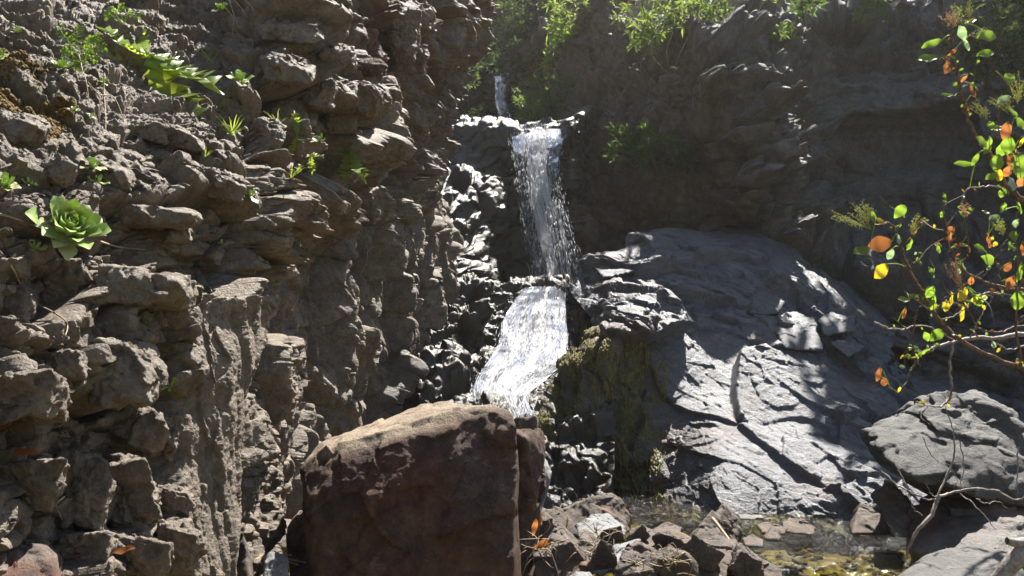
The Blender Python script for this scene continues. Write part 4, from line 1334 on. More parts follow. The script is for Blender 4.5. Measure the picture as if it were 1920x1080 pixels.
sow_thistle(272, 122, [(192, 40, -.08), (248, 33, .02), (395, 148, -.15), (308, 196, -.12), (352, 212, -.2), (330, 105, -.06), (352, 130, -.14), (232, 75, -.12), (300, 165, -.05)],
            'large lobed yellow-green plant sprawling on the bare soil near the top left')
sow_thistle(553, 272, [(553, 208, -.04), (566, 262, -.06), (540, 290, -.05)], 'single upright lobed leaf on the rim of the overhang')
sow_thistle(655, 300, [(630, 285, -.1), (682, 330, -.12), (660, 265, -.05), (645, 330, -.1), (672, 300, -.12)], 'small bright shiny plant clinging under the blocky overhang')
sow_thistle(590, 300, [(575, 275, -.08), (602, 290, -.08), (585, 320, -.06)], 'low glossy plant right of the upright lobed leaf')


def vetch(px, py, stems, label):
    p, nr = on('cliff_left', px, py)
    root = empty('vetch', p)
    tag(root, label, 'wild plant')
    Y = float(p[1])
    rg = random.Random(px)
    for (x, y) in stems:
        tip = V(x, y, Y - .06)
        pts = curve([Vector(p), Vector(p).lerp(tip, .5) + Vector((0, -.03, .01)), tip], 10)
        b = MB()
        b.tube(np.array(pts) - np.array(root.location), [.0012, .0006], 4)
        b.build('stem', M['grass'], root)
        for k in range(3, 10):
            for sgn in (-1, 1):
                t = Vector(pts[k]) - Vector(pts[k - 1])
                side = t.cross(Vector((0, -1, .4))).normalized() * sgn
                place('leaf', L_small, root, pts[k], side + t.normalized() * .4, Vector((rg.uniform(-.4, .4), -.7, .6)), rg.uniform(.013, .021))


vetch(165, 115, [(108, 48), (128, 70), (150, 50), (118, 100), (182, 110), (185, 70), (140, 130), (196, 88)], 'climbing vetch with small oval leaflets left of the lobed plant')
vetch(240, 45, [(205, 18), (232, 12), (262, 30), (198, 32)], 'small leafy sprig sticking up at the top edge above the lobed plant')


def tuft(px, py, r, n, label, surf='cliff_left', mat=None, name='grass_tuft', up=(0, -.3, 1)):
    p, nr = on(surf, px, py)
    rg = random.Random(px * 7 + py)
    root = empty(name, p)
    tag(root, label, 'grass')
    s = r * float(p[1]) / F
    for i in range(n):
        d = Vector(up) + Vector((rg.uniform(-1, 1), rg.uniform(-.6, .2), rg.uniform(-.3, .6)))
        place('blade', mat or L_blade, root, Vector(p), d, Vector((rg.uniform(-.5, .5), -1, .5)), s * rg.uniform(.6, 1.2))


tuft(442, 248, 38, 12, 'grass tuft with long bent blades left of the upright lobed leaf')
tuft(392, 292, 26, 10, 'small bright grass tuft on the near ledge top')
tuft(528, 228, 30, 8, 'thin grass tuft at the top of the overhang rim')
tuft(548, 330, 26, 9, 'short grass tuft under the upright lobed leaf')
tuft(392, 112, 26, 6, 'wispy grass blades in the soil above the dark green rosette')
tuft(372, 208, 18, 7, 'tiny grass sprout below the tip of the lobed plant')
tuft(452, 402, 16, 5, 'tiny grass blades under the loose yellowish rosette')
L_straw = leaf_mesh('blade', M['straw'], .05, .3, .2, .45, 6)
tuft(502, 1035, 62, 26, 'tangle of dry straw at the foot of the cliff left of the huge boulder', 'cliff_left', L_straw, 'dry_grass', (0, -.6, -.1))


def sticks(name, label, cat, lists, mat, rad, on_surf=None, Y=None, lift=.012, seg=5, root_at=None):
    root = None
    for pts in lists:
        q = []
        for p in pts:
            if on_surf:
                a, n = on(on_surf, p[0], p[1], 5)
                q.append(Vector(a) + Vector((0, -lift, lift * .5)))
            else:
                q.append(V(p[0], p[1], p[2] if len(p) > 2 else Y))
        if root is None:
            root = empty(name, q[0])
            tag(root, label, cat)
        c = curve(q, max(8, 5 * len(q)))
        b = MB()
        b.tube(np.array(c) - np.array(root.location), [rad, rad * .8, rad * .35], seg)
        b.build('stem' if len(lists) > 1 else 'twig', mat, root)
    return root


sticks('root', 'thin pale root string curling down the near blocks below the largest rosette', 'root', [[(32, 478), (31, 500), (38, 525), (62, 560), (100, 585), (130, 600), (137, 620), (132, 640), (116, 660)]], M['straw'], .0022, 'cliff_left')
sticks('twig', 'dry stick lying left of the largest rosette', 'twig', [[(-5, 412), (35, 420), (72, 432)]], M['straw'], .003, 'cliff_left')
sticks('twig', 'dry stick pointing right from the largest rosette', 'twig', [[(182, 458), (230, 464), (282, 472)]], M['straw'], .0028, 'cliff_left')
sticks('twig', 'long thin dry stem running right along the ledge under the largest rosette', 'twig', [[(180, 492), (225, 502), (265, 506), (300, 503)]], M['straw'], .002, 'cliff_left')
sticks('dry_stem', 'dry hanging stems below the cupped rosette near the top left', 'dry stem', [[(162, 112), (170, 145), (173, 175), (183, 212)], [(203, 150), (210, 190), (213, 230), (213, 262)], [(178, 175), (200, 188), (222, 200), (245, 232)]], M['straw'], .0018, 'cliff_left', lift=.03)
sticks('root', 'short white curl of root on the lower left blocks', 'root', [[(122, 930), (117, 945), (120, 965), (130, 985)]], M['straw'], .0022, 'cliff_left')
sticks('dry_stem', 'bundle of dry twigs hanging at the top edge beside the shaded rosette', 'dry stem', [[(430, 10), (445, 40), (455, 62)], [(440, 5), (455, 28), (470, 50)], [(425, 25), (438, 50), (440, 75)], [(450, 8), (470, 25), (480, 40)]], M['straw'], .002, 'cliff_left', lift=.03)
for px, py, a, lab in [(35, 853, .3, 'bright orange-red dead leaf in a crack at the lower left'), (360, 493, .1, 'curled orange dead leaf on the near ledge rim'),
                       (222, 1040, .8, 'crumpled tan dead leaf in the bottom left rubble'), (300, 1035, 2.2, 'pair of yellowish dead leaves low on the cliff'),
                       (10, 812, 1.0, 'pale dead leaf among chips near the left edge')]:
    p, n = on('cliff_left', px, py)
    o = tag(obj('dead_leaf', L_long['o']), lab, 'leaf')
    o.matrix_basis = leaf_matrix(Vector(p) + Vector((0, -.01, .01)), (math.cos(a), -.3, math.sin(a) * .5), (0.1, -.6, .8), .05)

# ------------------------------------------------------------------ the shrub reaching in from the right
rg = random.Random(5)
shrub = empty('shrub', V(2330, 860, 3.55))
tag(shrub, 'straggly shrub reaching in from the right edge with round green and orange leaves', 'shrub')
SO = np.array(shrub.location)
BR = [([(2050, 760, 3.4), (1990, 722, 3.35), (1920, 692, 3.3), (1850, 665, 3.25), (1790, 630, 3.2), (1755, 590, 3.18), (1735, 560, 3.15), (1715, 525, 3.12), (1700, 495, 3.1), (1690, 465, 3.1), (1682, 440, 3.1), (1668, 420, 3.08), (1640, 422, 3.05)], .009, 'bark'),
      ([(2050, 470, 3.5), (1990, 420, 3.4), (1920, 375, 3.3), (1885, 345, 3.28), (1865, 315, 3.25), (1850, 280, 3.22), (1828, 252, 3.2), (1815, 225, 3.2), (1808, 195, 3.2), (1800, 165, 3.2), (1795, 135, 3.2), (1789, 105, 3.2), (1785, 70, 3.2), (1782, 45, 3.2)], .009, 'bark'),
      ([(2050, 610, 3.5), (1990, 616, 3.45), (1920, 625, 3.4), (1870, 634, 3.38), (1820, 634, 3.35), (1790, 641, 3.33), (1755, 650, 3.3), (1738, 662, 3.28)], .011, 'bark_grey'),
      ([(1755, 650, 3.3), (1735, 662, 3.28), (1715, 682, 3.28), (1700, 715, 3.26), (1684, 736, 3.25), (1668, 724, 3.25)], .005, 'bark'),
      ([(1785, 643, 3.32), (1780, 690, 3.3), (1784, 735, 3.28), (1772, 757, 3.25), (1748, 762, 3.22), (1715, 752, 3.2)], .006, 'bark_grey'),
      ([(2050, 552, 3.4), (1990, 548, 3.35), (1900, 541, 3.3), (1840, 526, 3.25), (1800, 500, 3.2), (1785, 470, 3.2), (1776, 440, 3.2), (1770, 405, 3.2), (1767, 378, 3.2)], .006, 'bark'),
      ([(2050, 556, 3.5), (1905, 553, 3.3), (1860, 549, 3.3), (1830, 556, 3.28), (1812, 575, 3.26), (1790, 592, 3.26), (1762, 600, 3.25)], .005, 'bark_grey'),
      ([(1638, 605, 3.25), (1680, 618, 3.27), (1722, 611, 3.28), (1760, 620, 3.3), (1790, 641, 3.33)], .005, 'bark_grey'),
      ([(1722, 575, 3.2), (1714, 605, 3.2), (1711, 640, 3.22), (1716, 668, 3.24), (1728, 690, 3.26)], .004, 'bark'),
      ([(2050, 590, 3.4), (1920, 610, 3.35), (1870, 623, 3.3), (1840, 618, 3.26), (1822, 592, 3.22), (1806, 566, 3.18)], .004, 'bark'),
      ([(2050, 320, 3.6), (1960, 335, 3.5), (1900, 352, 3.45), (1850, 349, 3.4), (1812, 358, 3.38), (1800, 390, 3.38)], .005, 'bark_grey'),
      ([(1838, 526, 3.25), (1860, 498, 3.22), (1878, 465, 3.2), (1893, 440, 3.2)], .003, 'bark'),
      ([(1915, 690, 3.3), (1905, 600, 3.25), (1908, 500, 3.2), (1904, 440, 3.2), (1910, 380, 3.2), (1898, 338, 3.2)], .005, 'bark'),
      ([(1800, 500, 3.2), (1815, 470, 3.18), (1812, 430, 3.16), (1806, 400, 3.15)], .003, 'bark'),
      ([(1885, 545, 3.3), (1872, 510, 3.32), (1862, 470, 3.34), (1854, 440, 3.35)], .003, 'bark'),
      ([(1690, 465, 3.1), (1705, 445, 3.08), (1720, 425, 3.06), (1730, 408, 3.05)], .0025, 'bark'),
      ([(1700, 500, 3.12), (1722, 488, 3.1), (1718, 460, 3.1)], .002, 'bark'),
      ([(1755, 590, 3.18), (1770, 560, 3.15), (1795, 545, 3.12), (1785, 520, 3.1)], .003, 'bark'),
      ([(1808, 195, 3.2), (1825, 170, 3.18), (1828, 130, 3.16), (1845, 90, 3.14)], .003, 'bark'),
      ([(1850, 280, 3.22), (1868, 240, 3.2), (1875, 205, 3.18), (1905, 180, 3.15)], .004, 'bark'),
      ([(1795, 135, 3.2), (1780, 128, 3.18), (1770, 110, 3.16)], .002, 'bark'),
      ([(1680, 440, 3.1), (1690, 410, 3.08), (1688, 395, 3.06)], .002, 'bark'),
      ([(1900, 560, 3.3), (1930, 500, 3.25), (1918, 450, 3.2)], .004, 'bark'), ([(2000, 300, 3.4), (1930, 320, 3.3), (1905, 290, 3.25), (1895, 250, 3.2)], .004, 'bark'),
      ([(1820, 634, 3.35), (1835, 600, 3.3), (1850, 575, 3.3), (1865, 550, 3.3)], .003, 'bark_grey'),
      ([(2050, 650, 3.4), (1950, 640, 3.3), (1900, 655, 3.28), (1860, 640, 3.25)], .005, 'bark_grey')]
bpts = []
for pts, r, m in BR:
    if pts[0][0] >= 1985:                                       # they all spring from the stem on the bank, outside the picture
        x0, y0, Y0 = pts[0]
        pts = [(2330, 860, 3.55), (2300, 780, 3.55), (2300 - (2300 - x0) * .5, 780 - (780 - y0) * .55, 3.5)] + pts
        r *= 1.25
    q = curve([V(*p) for p in pts], len(pts) * 6)
    for k in range(1, len(q) - 1):
        q[k] += np.array([rg.gauss(0, .0022) for _ in range(3)])
    b = MB()
    b.tube(q - SO, [r, r * .75, r * .35], 7)
    b.build('branch', M[m], shrub)
    bpts.append(q)
AB = np.concatenate(bpts)
tx, ty = proj(AB)
for _ in range(46):
    i = rg.randrange(len(AB))
    if not (1690 < tx[i] < 1930) or (ty[i] < 330 and rg.random() < .5):
        continue
    d = Vector((rg.uniform(-1, .6), rg.uniform(-.5, .3), rg.uniform(-.7, .9))).normalized() * rg.uniform(.05, .17)
    a = Vector(AB[i])
    q = curve([a, a + d * .5 + Vector([rg.gauss(0, .012) for _ in range(3)]), a + d], 10)
    b = MB()
    b.tube(q - SO, [.0026, .0012], 5)
    b.build('branch', M[rg.choice(['bark', 'bark', 'bark_grey'])], shrub)
    bpts.append(q)
AB = np.concatenate(bpts)
apx, apy = proj(AB)
# px, py, length in px, direction on screen (deg, 0 right, 90 up), kind
LV = [(1617, 469, 28, 185, 'g'), (1687, 397, 34, 50, 'g'), (1654, 507, 32, 235, 'y'), (1653, 457, 42, 190, 'o'), (1652, 415, 18, 140, 'y'), (1638, 404, 18, 120, 'g'), (1670, 476, 24, 250, 'p'),
      (1685, 448, 24, 300, 'p'), (1706, 459, 26, 260, 'g'), (1745, 547, 26, 240, 'g'), (1750, 567, 34, 265, 'g'), (1785, 560, 30, 280, 'y'), (1806, 551, 30, 250, 'y'), (1805, 587, 34, 275, 'y'),
      (1774, 573, 20, 265, 'y'), (1696, 586, 22, 260, 'o'), (1696, 561, 22, 160, 'g'), (1715, 554, 20, 150, 'g'), (1833, 562, 32, 315, 'g'), (1821, 543, 24, 340, 'g'), (1747, 510, 26, 110, 'g'),
      (1756, 629, 34, 45, 'g'), (1738, 632, 18, 110, 'g'), (1908, 562, 38, 270, 'g'), (1914, 509, 40, 265, 'g'), (1854, 448, 26, 290, 'o'), (1901, 443, 24, 100, 'g'), (1918, 465, 26, 280, 'o'),
      (1881, 390, 22, 60, 'g'), (1912, 390, 26, 100, 'g'), (1850, 398, 18, 140, 'g'), (1865, 407, 22, 190, 'p'), (1820, 394, 16, 60, 'g'), (1804, 402, 18, 120, 'g'), (1772, 370, 22, 95, 'g'),
      (1782, 445, 28, 275, 'o'), (1821, 526, 18, 260, 'o'), (1895, 529, 26, 250, 'o'), (1838, 465, 20, 140, 'g'), (1853, 486, 32, 340, 'g'), (1807, 500, 26, 310, 'p'), (1750, 80, 36, 195, 'g'),
      (1742, 108, 42, 172, 'g'), (1805, 63, 30, 100, 'p'), (1820, 38, 28, 30, 'y'), (1850, 67, 44, 15, 'g'), (1847, 100, 38, 20, 'g'), (1812, 82, 26, 300, 'p'), (1777, 125, 24, 260, 'o'),
      (1787, 97, 22, 220, 'o'), (1823, 167, 34, 310, 'o'), (1808, 147, 22, 230, 'o'), (1778, 177, 26, 165, 'g'), (1793, 160, 18, 120, 'g'), (1825, 68, 14, 0, 'o'), (1893, 147, 28, 80, 'g'),
      (1883, 185, 28, 200, 'p'), (1913, 230, 32, 320, 'g'), (1887, 243, 32, 260, 'o'), (1853, 273, 38, 265, 'g'), (1843, 267, 28, 120, 'g'), (1890, 270, 34, 270, 'g'), (1878, 280, 30, 255, 'g'),
      (1913, 308, 48, 280, 'g'), (1893, 297, 22, 265, 'o'), (1890, 320, 26, 240, 'o'), (1810, 307, 38, 170, 'g'), (1830, 297, 28, 240, 'g'), (1870, 303, 30, 260, 'g'), (1873, 327, 26, 280, 'y'),
      (1898, 343, 28, 300, 'p'), (1868, 240, 20, 60, 'g'), (1858, 235, 20, 100, 'g'), (1648, 700, 30, 260, 'o'), (1657, 715, 22, 300, 'o'), (1900, 210, 30, 330, 'g'), (1917, 265, 26, 250, 'y'),
      (1860, 330, 22, 200, 'g'), (1905, 418, 22, 230, 'p'), (1890, 500, 22, 240, 'o'), (1915, 340, 24, 250, 'o'), (1895, 460, 20, 60, 'g'), (1880, 360, 20, 250, 'g'), (1760, 468, 16, 100, 'g')]
for px, py, ln, ang, kd in LV:
    a = math.radians(ang)
    i = int(np.argmin((apx - px) ** 2 + (apy - py) ** 2 + rg.random()))
    Y = float(AB[i, 1]) - rg.uniform(.0, .06)
    ln *= .94
    c, d2 = V(px, py, Y), None
    p0 = V(px - math.cos(a) * ln / 2, py + math.sin(a) * ln / 2, Y)
    tip = V(px + math.cos(a) * ln / 2, py - math.sin(a) * ln / 2, Y + rg.uniform(-.5, .5) * ln * Y / F)
    thin = rg.random() < .28
    set_ = L_long if thin else L_round
    place('leaf', set_[kd], shrub, p0, tip - p0, Vector((rg.uniform(-.5, .5), -1, rg.uniform(.0, .9))), (tip - p0).length,
          {'o': 'curled orange dead leaf', 'y': 'yellowing leaf', 'p': 'pale grey-green leaf', 'g': None}[kd])
    b = MB()
    at = Vector(AB[i])
    if (at - p0).length < .16:
        b.tube(np.array(curve([at, at.lerp(p0, .5) + Vector((0, 0, .006)), p0], 6)) - SO, [.0016, .001], 4)
        b.build('leaf_stalk', M['grass'], shrub)
for _ in range(260):                                             # the many small leaves and leaf scales on the twigs
    i = rg.randrange(len(AB))
    if apx[i] > 1935 or apx[i] < 1640:
        continue
    kd = rg.choice('gggooyp')
    place('leaf', (L_long if rg.random() < .5 else L_round)[kd], shrub, AB[i], (rg.uniform(-1, 1), rg.uniform(-.6, .2), rg.uniform(-1, .8)), (rg.uniform(-.4, .4), -1, .5), rg.uniform(.012, .03))


def panicle(px, py, w, h, Y, n, mat, seed, lean=0.0):
    q = random.Random(seed)
    o, _ = ico(1)
    fo = ico(1)[1]
    b = MB()
    c0 = V(px + lean * w, py + h * .5, Y)
    for k in range(9):
        a = q.uniform(-1, 1)
        tip = V(px + a * w * .5, py - h * .5 * (1 - .5 * abs(a)) + q.uniform(-.1, .3) * h, Y + q.uniform(-.03, .03))
        ln = curve([c0, c0.lerp(tip, .5) + Vector((q.gauss(0, .004), 0, .004)), tip], 8)
        b.tube(ln - SO, [.0012, .0005], 4)
        for _ in range(n // 9):
            t = q.uniform(.2, 1)
            p = c0.lerp(tip, t) + Vector([q.gauss(0, .0045) for _ in range(3)])
            b.add(o * q.uniform(.0012, .0026) + np.array(p) - SO, fo)
    b.build('flower_cluster', M[mat], shrub)


for i, (px, py, w, h, Y, n, m, ln) in enumerate([(1592, 408, 70, 46, 3.04, 260, 'flower', .6), (1618, 395, 40, 40, 3.06, 160, 'flower', .5), (1785, 515, 42, 62, 3.1, 220, 'flower_pink', .5), (1788, 32, 62, 40, 3.2, 220, 'flower_pink', 0),
                                                 (1828, 205, 48, 40, 3.18, 140, 'flower', .5), (1872, 196, 46, 34, 3.18, 160, 'flower', .6), (1908, 165, 30, 60, 3.15, 150, 'flower', 0), (1874, 425, 36, 34, 3.2, 140, 'flower', .2),
                                                 (1812, 394, 26, 26, 3.15, 80, 'flower_pink', 0), (1722, 420, 24, 40, 3.05, 80, 'flower', -.5), (1818, 18, 14, 34, 3.2, 50, 'flower', 0), (1845, 60, 18, 24, 3.14, 40, 'flower', -.5)]):
    panicle(px, py, w, h, Y, n, m, 40 + i, ln)

dead = empty('dead_branch', V(1757, 933, 3.15))
tag(dead, 'forked bare dead branch draped over the rusty boulder on the right bank', 'dead branch')
DO = np.array(dead.location)
for pts, r in [([(1650, 883), (1680, 907), (1707, 923), (1740, 937), (1757, 933)], .0045), ([(1757, 933), (1780, 880), (1790, 847), (1787, 807), (1773, 763)], .0042), ([(1757, 933), (1787, 923), (1827, 917), (1867, 920), (1907, 937), (1935, 920)], .0055),
               ([(1760, 930), (1747, 963), (1720, 997), (1703, 1027), (1701, 1050)], .0085), ([(1683, 880), (1700, 913), (1710, 950), (1730, 967)], .0026), ([(1800, 925), (1840, 960), (1867, 993)], .003),
               ([(1730, 820), (1747, 853), (1765, 868), (1784, 872)], .0018), ([(1800, 827), (1807, 877), (1803, 907), (1812, 925)], .0022), ([(1910, 837), (1908, 887), (1908, 925)], .003), ([(1784, 880), (1795, 900), (1788, 915)], .0015),
               ([(1830, 935), (1850, 945), (1870, 940), (1890, 955)], .0024), ([(1757, 933), (1745, 925), (1735, 905)], .0018)]:
    q = curve([V(x, y, 3.14 + .04 * math.sin(x * .05)) for x, y in pts], len(pts) * 5)
    q[1:-1] += np.random.RandomState(int(pts[0][0])).randn(len(q) - 2, 3) * .0018
    b = MB()
    b.tube(q - DO, [r, r * .8, r * .4], 6)
    b.build('branch', M['bark_grey'], dead)
thick = empty('root', V(1960, 1040, 2.2))
tag(thick, 'thick rough grey root in the extreme bottom right corner', 'root')
TO = np.array(thick.location)
for pts, r in [([(1960, 1010), (1915, 1018), (1888, 1014)], .012), ([(1960, 1015), (1925, 1032), (1895, 1060), (1862, 1100)], .022)]:
    q = curve([V(x, y, 2.2) for x, y in pts], 24)
    b = MB()
    b.tube(q - TO, [r, r * 1.1, r * .8], 9)
    b.build('branch', M['bark_grey'], thick)

# ------------------------------------------------------------------ bushes
def bush_mesh(name, mat, rx, ry, rz, n, leaf, seed, tufts=True, droop=0.0, width=.22):
    """narrow leaves in many small tufts spread unevenly through the crown"""
    q = np.random.RandomState(seed)
    nt = max(6, n // 14) if tufts else n
    c = q.randn(nt, 3)
    c /= np.linalg.norm(c, axis=1)[:, None]
    c *= (q.rand(nt) ** .4)[:, None]
    lump = fbm(c * 1.0, 1.6, 2, seed)
    c *= (1 + .55 * lump)[:, None]
    k = q.randint(0, nt, n)
    d = q.randn(n, 3)
    d[:, 2] += .5 - droop
    out = c[k] * np.array([rx, ry, rz])
    d += out / (np.linalg.norm(out, axis=1)[:, None] + 1e-6) * .8
    d /= np.linalg.norm(d, axis=1)[:, None]
    L = leaf * (.6 + .8 * q.rand(n))
    s = np.cross(d, q.randn(n, 3))
    s /= np.linalg.norm(s, axis=1)[:, None]
    p0 = out + q.randn(n, 3) * leaf * .15
    m = p0 + d * L[:, None] * .5
    e = p0 + d * L[:, None] - np.array([0, 0, 1]) * (L * .15)[:, None]
    w = (L * width / 2)[:, None]
    v = np.stack([p0, m + s * w, e, m - s * w], 1).reshape(-1, 3)
    f = np.arange(n * 4).reshape(n, 4)
    return np_mesh(name, v, f, mat, None, False), c * np.array([rx, ry, rz])


def bush(px, py, Y, r, label, mat='bush_mid', n=900, leaf=.09, shape=(1, 1, .8), seed=0, stems=7, droop=0.0, foot=None, group='bushes in the gorge', cat='bush', name='bush', width=.22):
    base = foot if foot is not None else V(px, py + r * .7 * F / Y, Y)
    root = empty(name, base)
    tag(root, label, cat, group)
    me, tp = bush_mesh('foliage', M[mat], r * shape[0], r * shape[1], r * shape[2], n, leaf, seed, droop=droop, width=width)
    c = V(px, py, Y) - base
    obj('foliage', me, root, c)
    q = random.Random(seed)
    b = MB()
    for _ in range(stems):
        t = Vector(tp[q.randrange(len(tp))]) + c
        b.tube(curve([Vector((0, 0, 0)), t * .5 + Vector((q.gauss(0, r * .1), q.gauss(0, r * .1), r * .05)), t], 8), [r * .022, r * .007], 4)
    b.build('stem', M['bark'], root)
    return root


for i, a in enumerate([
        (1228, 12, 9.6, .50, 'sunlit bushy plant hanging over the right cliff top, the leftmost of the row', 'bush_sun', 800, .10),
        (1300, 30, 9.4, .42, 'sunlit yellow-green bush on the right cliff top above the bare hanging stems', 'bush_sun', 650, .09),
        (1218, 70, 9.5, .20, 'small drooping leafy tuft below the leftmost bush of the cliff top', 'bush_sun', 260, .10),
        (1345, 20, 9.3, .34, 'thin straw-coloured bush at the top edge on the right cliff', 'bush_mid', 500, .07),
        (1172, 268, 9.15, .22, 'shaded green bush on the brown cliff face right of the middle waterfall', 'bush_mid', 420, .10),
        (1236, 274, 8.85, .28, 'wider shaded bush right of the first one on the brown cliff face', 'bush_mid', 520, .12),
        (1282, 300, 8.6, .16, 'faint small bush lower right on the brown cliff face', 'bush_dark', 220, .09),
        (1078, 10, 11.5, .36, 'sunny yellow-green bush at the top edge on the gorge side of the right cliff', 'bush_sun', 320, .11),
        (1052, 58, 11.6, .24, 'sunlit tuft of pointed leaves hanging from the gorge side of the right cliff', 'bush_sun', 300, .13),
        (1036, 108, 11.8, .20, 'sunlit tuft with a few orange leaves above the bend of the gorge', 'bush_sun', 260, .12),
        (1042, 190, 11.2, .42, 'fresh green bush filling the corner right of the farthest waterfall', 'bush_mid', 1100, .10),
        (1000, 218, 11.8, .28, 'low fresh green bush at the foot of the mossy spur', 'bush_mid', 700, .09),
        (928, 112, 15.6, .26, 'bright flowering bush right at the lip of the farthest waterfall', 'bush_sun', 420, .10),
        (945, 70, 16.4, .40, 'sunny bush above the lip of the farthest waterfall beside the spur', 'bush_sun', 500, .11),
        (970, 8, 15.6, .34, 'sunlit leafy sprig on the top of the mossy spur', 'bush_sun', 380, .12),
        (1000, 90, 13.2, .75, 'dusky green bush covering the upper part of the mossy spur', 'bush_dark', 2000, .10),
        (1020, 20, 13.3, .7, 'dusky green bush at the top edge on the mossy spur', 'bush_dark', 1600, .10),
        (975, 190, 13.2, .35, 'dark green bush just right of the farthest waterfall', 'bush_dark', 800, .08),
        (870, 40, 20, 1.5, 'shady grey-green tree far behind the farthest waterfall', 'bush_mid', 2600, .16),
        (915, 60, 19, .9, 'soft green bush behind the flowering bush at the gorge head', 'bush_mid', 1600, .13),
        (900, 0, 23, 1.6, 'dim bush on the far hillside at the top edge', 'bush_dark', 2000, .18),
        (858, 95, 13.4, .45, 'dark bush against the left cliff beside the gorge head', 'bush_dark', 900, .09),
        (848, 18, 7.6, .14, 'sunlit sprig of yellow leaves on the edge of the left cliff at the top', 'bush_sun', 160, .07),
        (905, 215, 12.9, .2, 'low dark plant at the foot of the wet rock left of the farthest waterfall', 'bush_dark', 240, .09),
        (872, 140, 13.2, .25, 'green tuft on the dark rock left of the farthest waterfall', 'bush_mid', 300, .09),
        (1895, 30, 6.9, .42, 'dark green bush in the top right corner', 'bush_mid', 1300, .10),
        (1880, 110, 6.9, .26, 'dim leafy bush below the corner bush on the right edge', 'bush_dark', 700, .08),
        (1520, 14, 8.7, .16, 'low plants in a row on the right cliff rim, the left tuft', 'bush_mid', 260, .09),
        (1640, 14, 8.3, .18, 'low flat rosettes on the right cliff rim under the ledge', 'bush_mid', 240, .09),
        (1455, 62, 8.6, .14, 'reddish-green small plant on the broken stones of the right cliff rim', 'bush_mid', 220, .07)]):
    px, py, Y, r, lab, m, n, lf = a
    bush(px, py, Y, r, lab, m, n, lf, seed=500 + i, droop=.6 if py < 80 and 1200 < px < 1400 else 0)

sticks('dry_stem', 'bare stems hanging below the bushes on the right cliff top', 'dry stem',
       [[(1225, 70, 9.2), (1222, 100, 9.2), (1240, 125, 9.2), (1258, 138, 9.3)], [(1262, 60, 9.2), (1250, 95, 9.2), (1255, 132, 9.3)], [(1290, 70, 9.1), (1275, 100, 9.1), (1262, 136, 9.3)], [(1310, 60, 9.1), (1290, 110, 9.1), (1265, 140, 9.3)]], M['straw'], .008)
fern = empty('fern', V(1440, -10, 8.8))
tag(fern, 'fern frond hanging over the right cliff rim at the top edge', 'fern')
for (x, y) in [(1455, 22), (1475, 8), (1490, -5), (1430, 15)]:
    d = V(x, y, 8.7) - Vector(fern.location)
    place('frond', L_lobe, fern, fern.location, d + Vector((0, -.1, .1)), (0, -.6, .8), max(.3, d.length))

# unseen trees added above the cliff top to shade the outcrop
for i, (px, Y, z, r) in enumerate([(1765, 9.8, 6.75, .8), (1910, 9.3, 6.7, .95)]):
    x = (px - 960) / F * Y
    rt = empty('tree', (x, Y, 4.6))
    tag(rt, 'unseen leafy tree added on the right cliff top to shade the outcrop, ' + ('nearest the gorge', 'nearest the right edge')[i], 'tree', 'added shade trees on the right cliff top')
    me, tp = bush_mesh('crown', M['bush_mid'], r * 1.1, r, r * .8, 3600, .17, 700 + i, width=.5)
    obj('crown', me, rt, (0, 0, z - 4.6))
    b = MB()
    b.tube(curve([(0, 0, -.4), (.1, 0, (z - 4.6) * .5), (0, .05, z - 4.6)], 10), [.12, .07, .03], 8)
    for k in range(9):
        b.tube(curve([(0, 0, (z - 4.6) * .6), np.array(tp[k * 5]) * .5 + np.array([0, 0, z - 4.7]), np.array(tp[k * 5]) + np.array([0, 0, z - 4.6])], 8), [.04, .01], 5)
    b.build('trunk', M['bark'], rt)

# ------------------------------------------------------------------ moss, gravel and litter
def scatter_shapes(name, label, cat, surf, cond, n, size, mat, seed, kind='drop', stretch=3.0, parent=None):
    P, N, px, py = SURF[surf]
    q = np.random.RandomState(seed)
    k = np.where(cond(P, N, px, py, q))[0]
    k = k[q.randint(0, len(k), n)]
    v, f = ico(1)
    sc = size * (.4 + 1.1 * q.rand(n) ** 2)
    rot = q.rand(n) * 6.28
    out = []
    bx = np.array([1, 1, stretch]) if kind == 'drop' else None
    for i in range(n):
        if kind == 'drop':
            s = v * bx * sc[i] * (1 + .3 * q.randn(len(v), 1) * .6)
            o = P[k[i]] + N[k[i]] * sc[i] * .4 - np.array([0, 0, sc[i] * stretch * .5])
        else:
            s = v * np.array([1, .75, .5]) * (1 + .35 * q.randn(len(v), 1)) * sc[i]
            c, w = math.cos(rot[i]), math.sin(rot[i])
            s = s @ np.array([[c, w, 0], [-w, c, 0], [0, 0, 1]])
            o = P[k[i]] + N[k[i]] * sc[i] * .25
        out.append(s + o)
    ff = (np.arange(n)[:, None, None] * len(v) + f[None]).reshape(-1, 3)
    o = obj(name, np_mesh(name, np.concatenate(out), ff, mat, None, kind == 'drop'), parent)
    o['kind'] = 'stuff'
    if label:
        tag(o, label, cat, None, 'stuff')
    return o


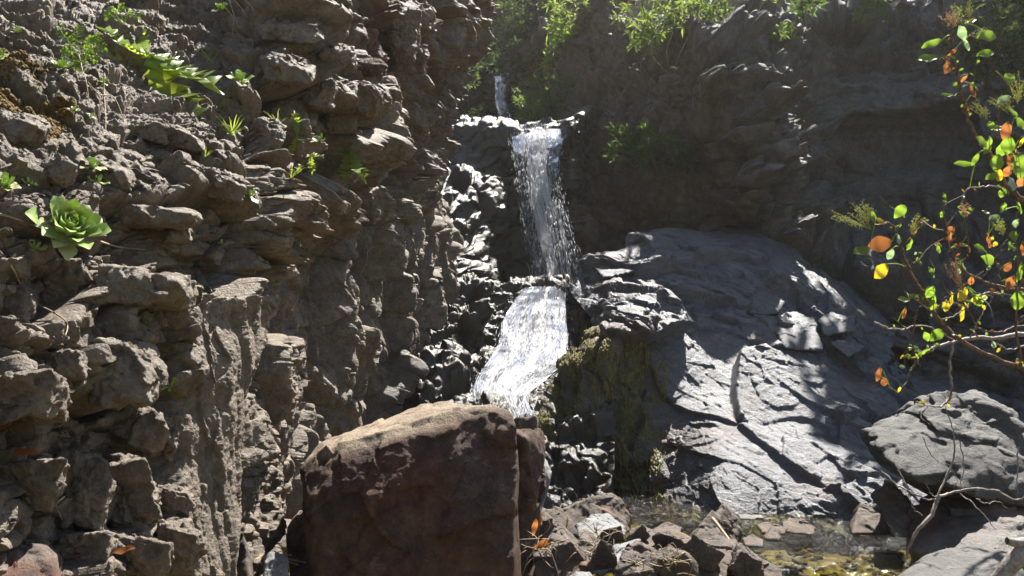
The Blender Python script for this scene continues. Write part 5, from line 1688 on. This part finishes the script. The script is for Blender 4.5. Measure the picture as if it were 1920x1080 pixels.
nz = lambda P, s, f=3: fbm(P, f, 3, s)
scatter_shapes('moss', 'yellow-green hanging moss dripping down the wet flank of the outcrop', 'moss', 'rock_outcrop',
               lambda P, N, px, py, q: (px > 1000) & (px < 1250) & (py > 600 + (px - 1050) * .25) & (py < 945) & (nz(P * np.array([1, 1, .3]), 801, 9) > -.04) & (q.rand(len(P)) < 1.25 - (px - 1000) / 290), 12000, .0048, M['moss'], 1, 'drop', 5.0)
scatter_shapes('moss', 'brown cushion moss on the rocks in the upper left corner', 'moss', 'cliff_left',
               lambda P, N, px, py, q: (np.exp(-(((px - 78) / 60) ** 2 + ((py - 190) / 70) ** 2)) + .8 * np.exp(-(((px - 15) / 30) ** 2 + ((py - 120) / 60) ** 2)) > .35) & (nz(P, 803, 9) > .0), 3000, .0045, M['moss_brown'], 3, 'drop', 1.1)
scatter_shapes('gravel', 'loose chips and soil crumbs lying on the ledges of the left cliff', 'gravel', 'cliff_left',
               lambda P, N, px, py, q: (px > -50) & (px < 520) & (py > -20) & (N[:, 2] > .62) & (nz(P, 805, 5) > -.1), 2600, .0052, M['rubble'], 5, 'chip')


def bed_gravel():
    q = np.random.RandomState(9)
    n = 2600
    P = np.stack([q.uniform(.0, 2.4, n), q.uniform(2.2, 5.0, n), np.zeros(n)], 1)
    me = bed.data
    co = np.empty(len(me.vertices) * 3, np.float32)
    me.vertices.foreach_get('co', co)
    co = co.reshape(-1, 3)
    near = co[(np.abs(co[:, 0]) < 4) & (co[:, 1] > 1) & (co[:, 1] < 7)]
    key = {}
    for x, y, z in near:
        key[(round(x * 25), round(y * 25))] = z
    z = np.array([key.get((round(a * 25), round(b * 25)), -.16) for a, b, _ in P])
    v, f = ico(1)
    out = []
    for i in range(n):
        s = .006 + .035 * q.rand() ** 4
        out.append(v * np.array([1, .8, .55]) * (1 + .3 * q.randn(len(v), 1)) * s + np.array([P[i, 0], P[i, 1], z[i] + s * .2]))
    o = obj('gravel', np_mesh('gravel', np.concatenate(out), (np.arange(n)[:, None, None] * len(v) + f[None]).reshape(-1, 3), M['rubble'], None, False))
    tag(o, 'small stones and gravel covering the stream bed between the boulders', 'gravel', None, 'stuff')


bed_gravel()

for i, (px, py, Y, n, r, lab) in enumerate([(1015, 1035, 2.62, 24, .10, 'knot of dry roots and straw beside the lower right corner of the huge boulder'), (1120, 1012, 2.9, 22, .07, 'wad of dry straw caught between the flat shard and the broken stone'),
                                            (1105, 1045, 2.62, 16, .07, 'dry grass wisps on top of the broken brown stone'), (1262, 1050, 2.42, 16, .07, 'dry grass in the gap right of the square brown block'), (1195, 1060, 2.4, 10, .05, 'few dry stems on the square brown block')]):
    q = random.Random(i + 60)
    c = V(px, py, Y)
    rt = empty('dry_grass', c)
    tag(rt, lab, 'dry grass')
    b = MB()
    for _ in range(n):
        d = Vector((q.gauss(0, 1), q.gauss(0, .5), q.gauss(0, .7))).normalized() * r * q.uniform(.5, 1.1)
        s0 = Vector((q.gauss(0, r * .3), q.gauss(0, r * .2), q.gauss(0, r * .2)))
        b.tube(curve([s0, s0 + d * .5 + Vector((q.gauss(0, r * .2), -r * .2, q.gauss(.15, .2) * r)), s0 + d], 7), [.0016, .0008], 4)
    o = b.build('straw', M['straw'], rt)
    o['kind'] = 'stuff'
sticks('twig', 'curved thin twig bending over the dark stones right of the huge boulder', 'twig', [[(1015, 1030, 2.55), (1030, 1032, 2.5), (1042, 1060, 2.48), (1050, 1090, 2.46)]], M['straw'], .002)
sticks('stick', 'flat pale strip of wood leaning on the pointed pyramid-shaped rock', 'stick', [[(1336, 972, 3.12), (1352, 992, 3.02), (1368, 1015, 2.92), (1375, 1040, 2.85), (1392, 1090, 2.7)]], M['straw'], .006)
for i, (px, py, Y, a, lab) in enumerate([(998, 1005, 2.72, 1.3, 'upright curled dead leaf in the dark gap beside the huge boulder'), (1000, 1028, 2.6, .5, 'reddish dead leaf on the root knot beside the huge boulder'), (1015, 985, 2.8, 1.8, 'pale dead leaf standing against the dark tilted shard')]):
    o = tag(obj('dead_leaf', L_long['o']), lab, 'leaf')
    o.matrix_basis = leaf_matrix(V(px, py, Y), (math.cos(a), -.2, math.sin(a)), (.3, -1, .3), .055)

# ------------------------------------------------------------------ sunlit haze of the gorge
hz = NT('haze_air')
hv = hz.n('ShaderNodeVolumePrincipled')
hv.inputs['Color'].default_value = (.97, .94, .86, 1)
hv.inputs['Density'].default_value = .0013
hv.inputs['Anisotropy'].default_value = .55
hz.l(hv.outputs[0], hz.out.inputs['Volume'])
hb_ = bmesh.new()
bmesh.ops.create_cube(hb_, size=1)
hm = bpy.data.meshes.new('haze')
hb_.to_mesh(hm)
hb_.free()
hm.materials.append(hz.m)
haze = obj('haze', hm, None, (0, 0, 8.2))
haze.scale = (300, 300, 23)
tag(haze, 'thin sunlit haze hanging in the gorge', 'haze', None, 'stuff')
cy.volume_bounces = 0
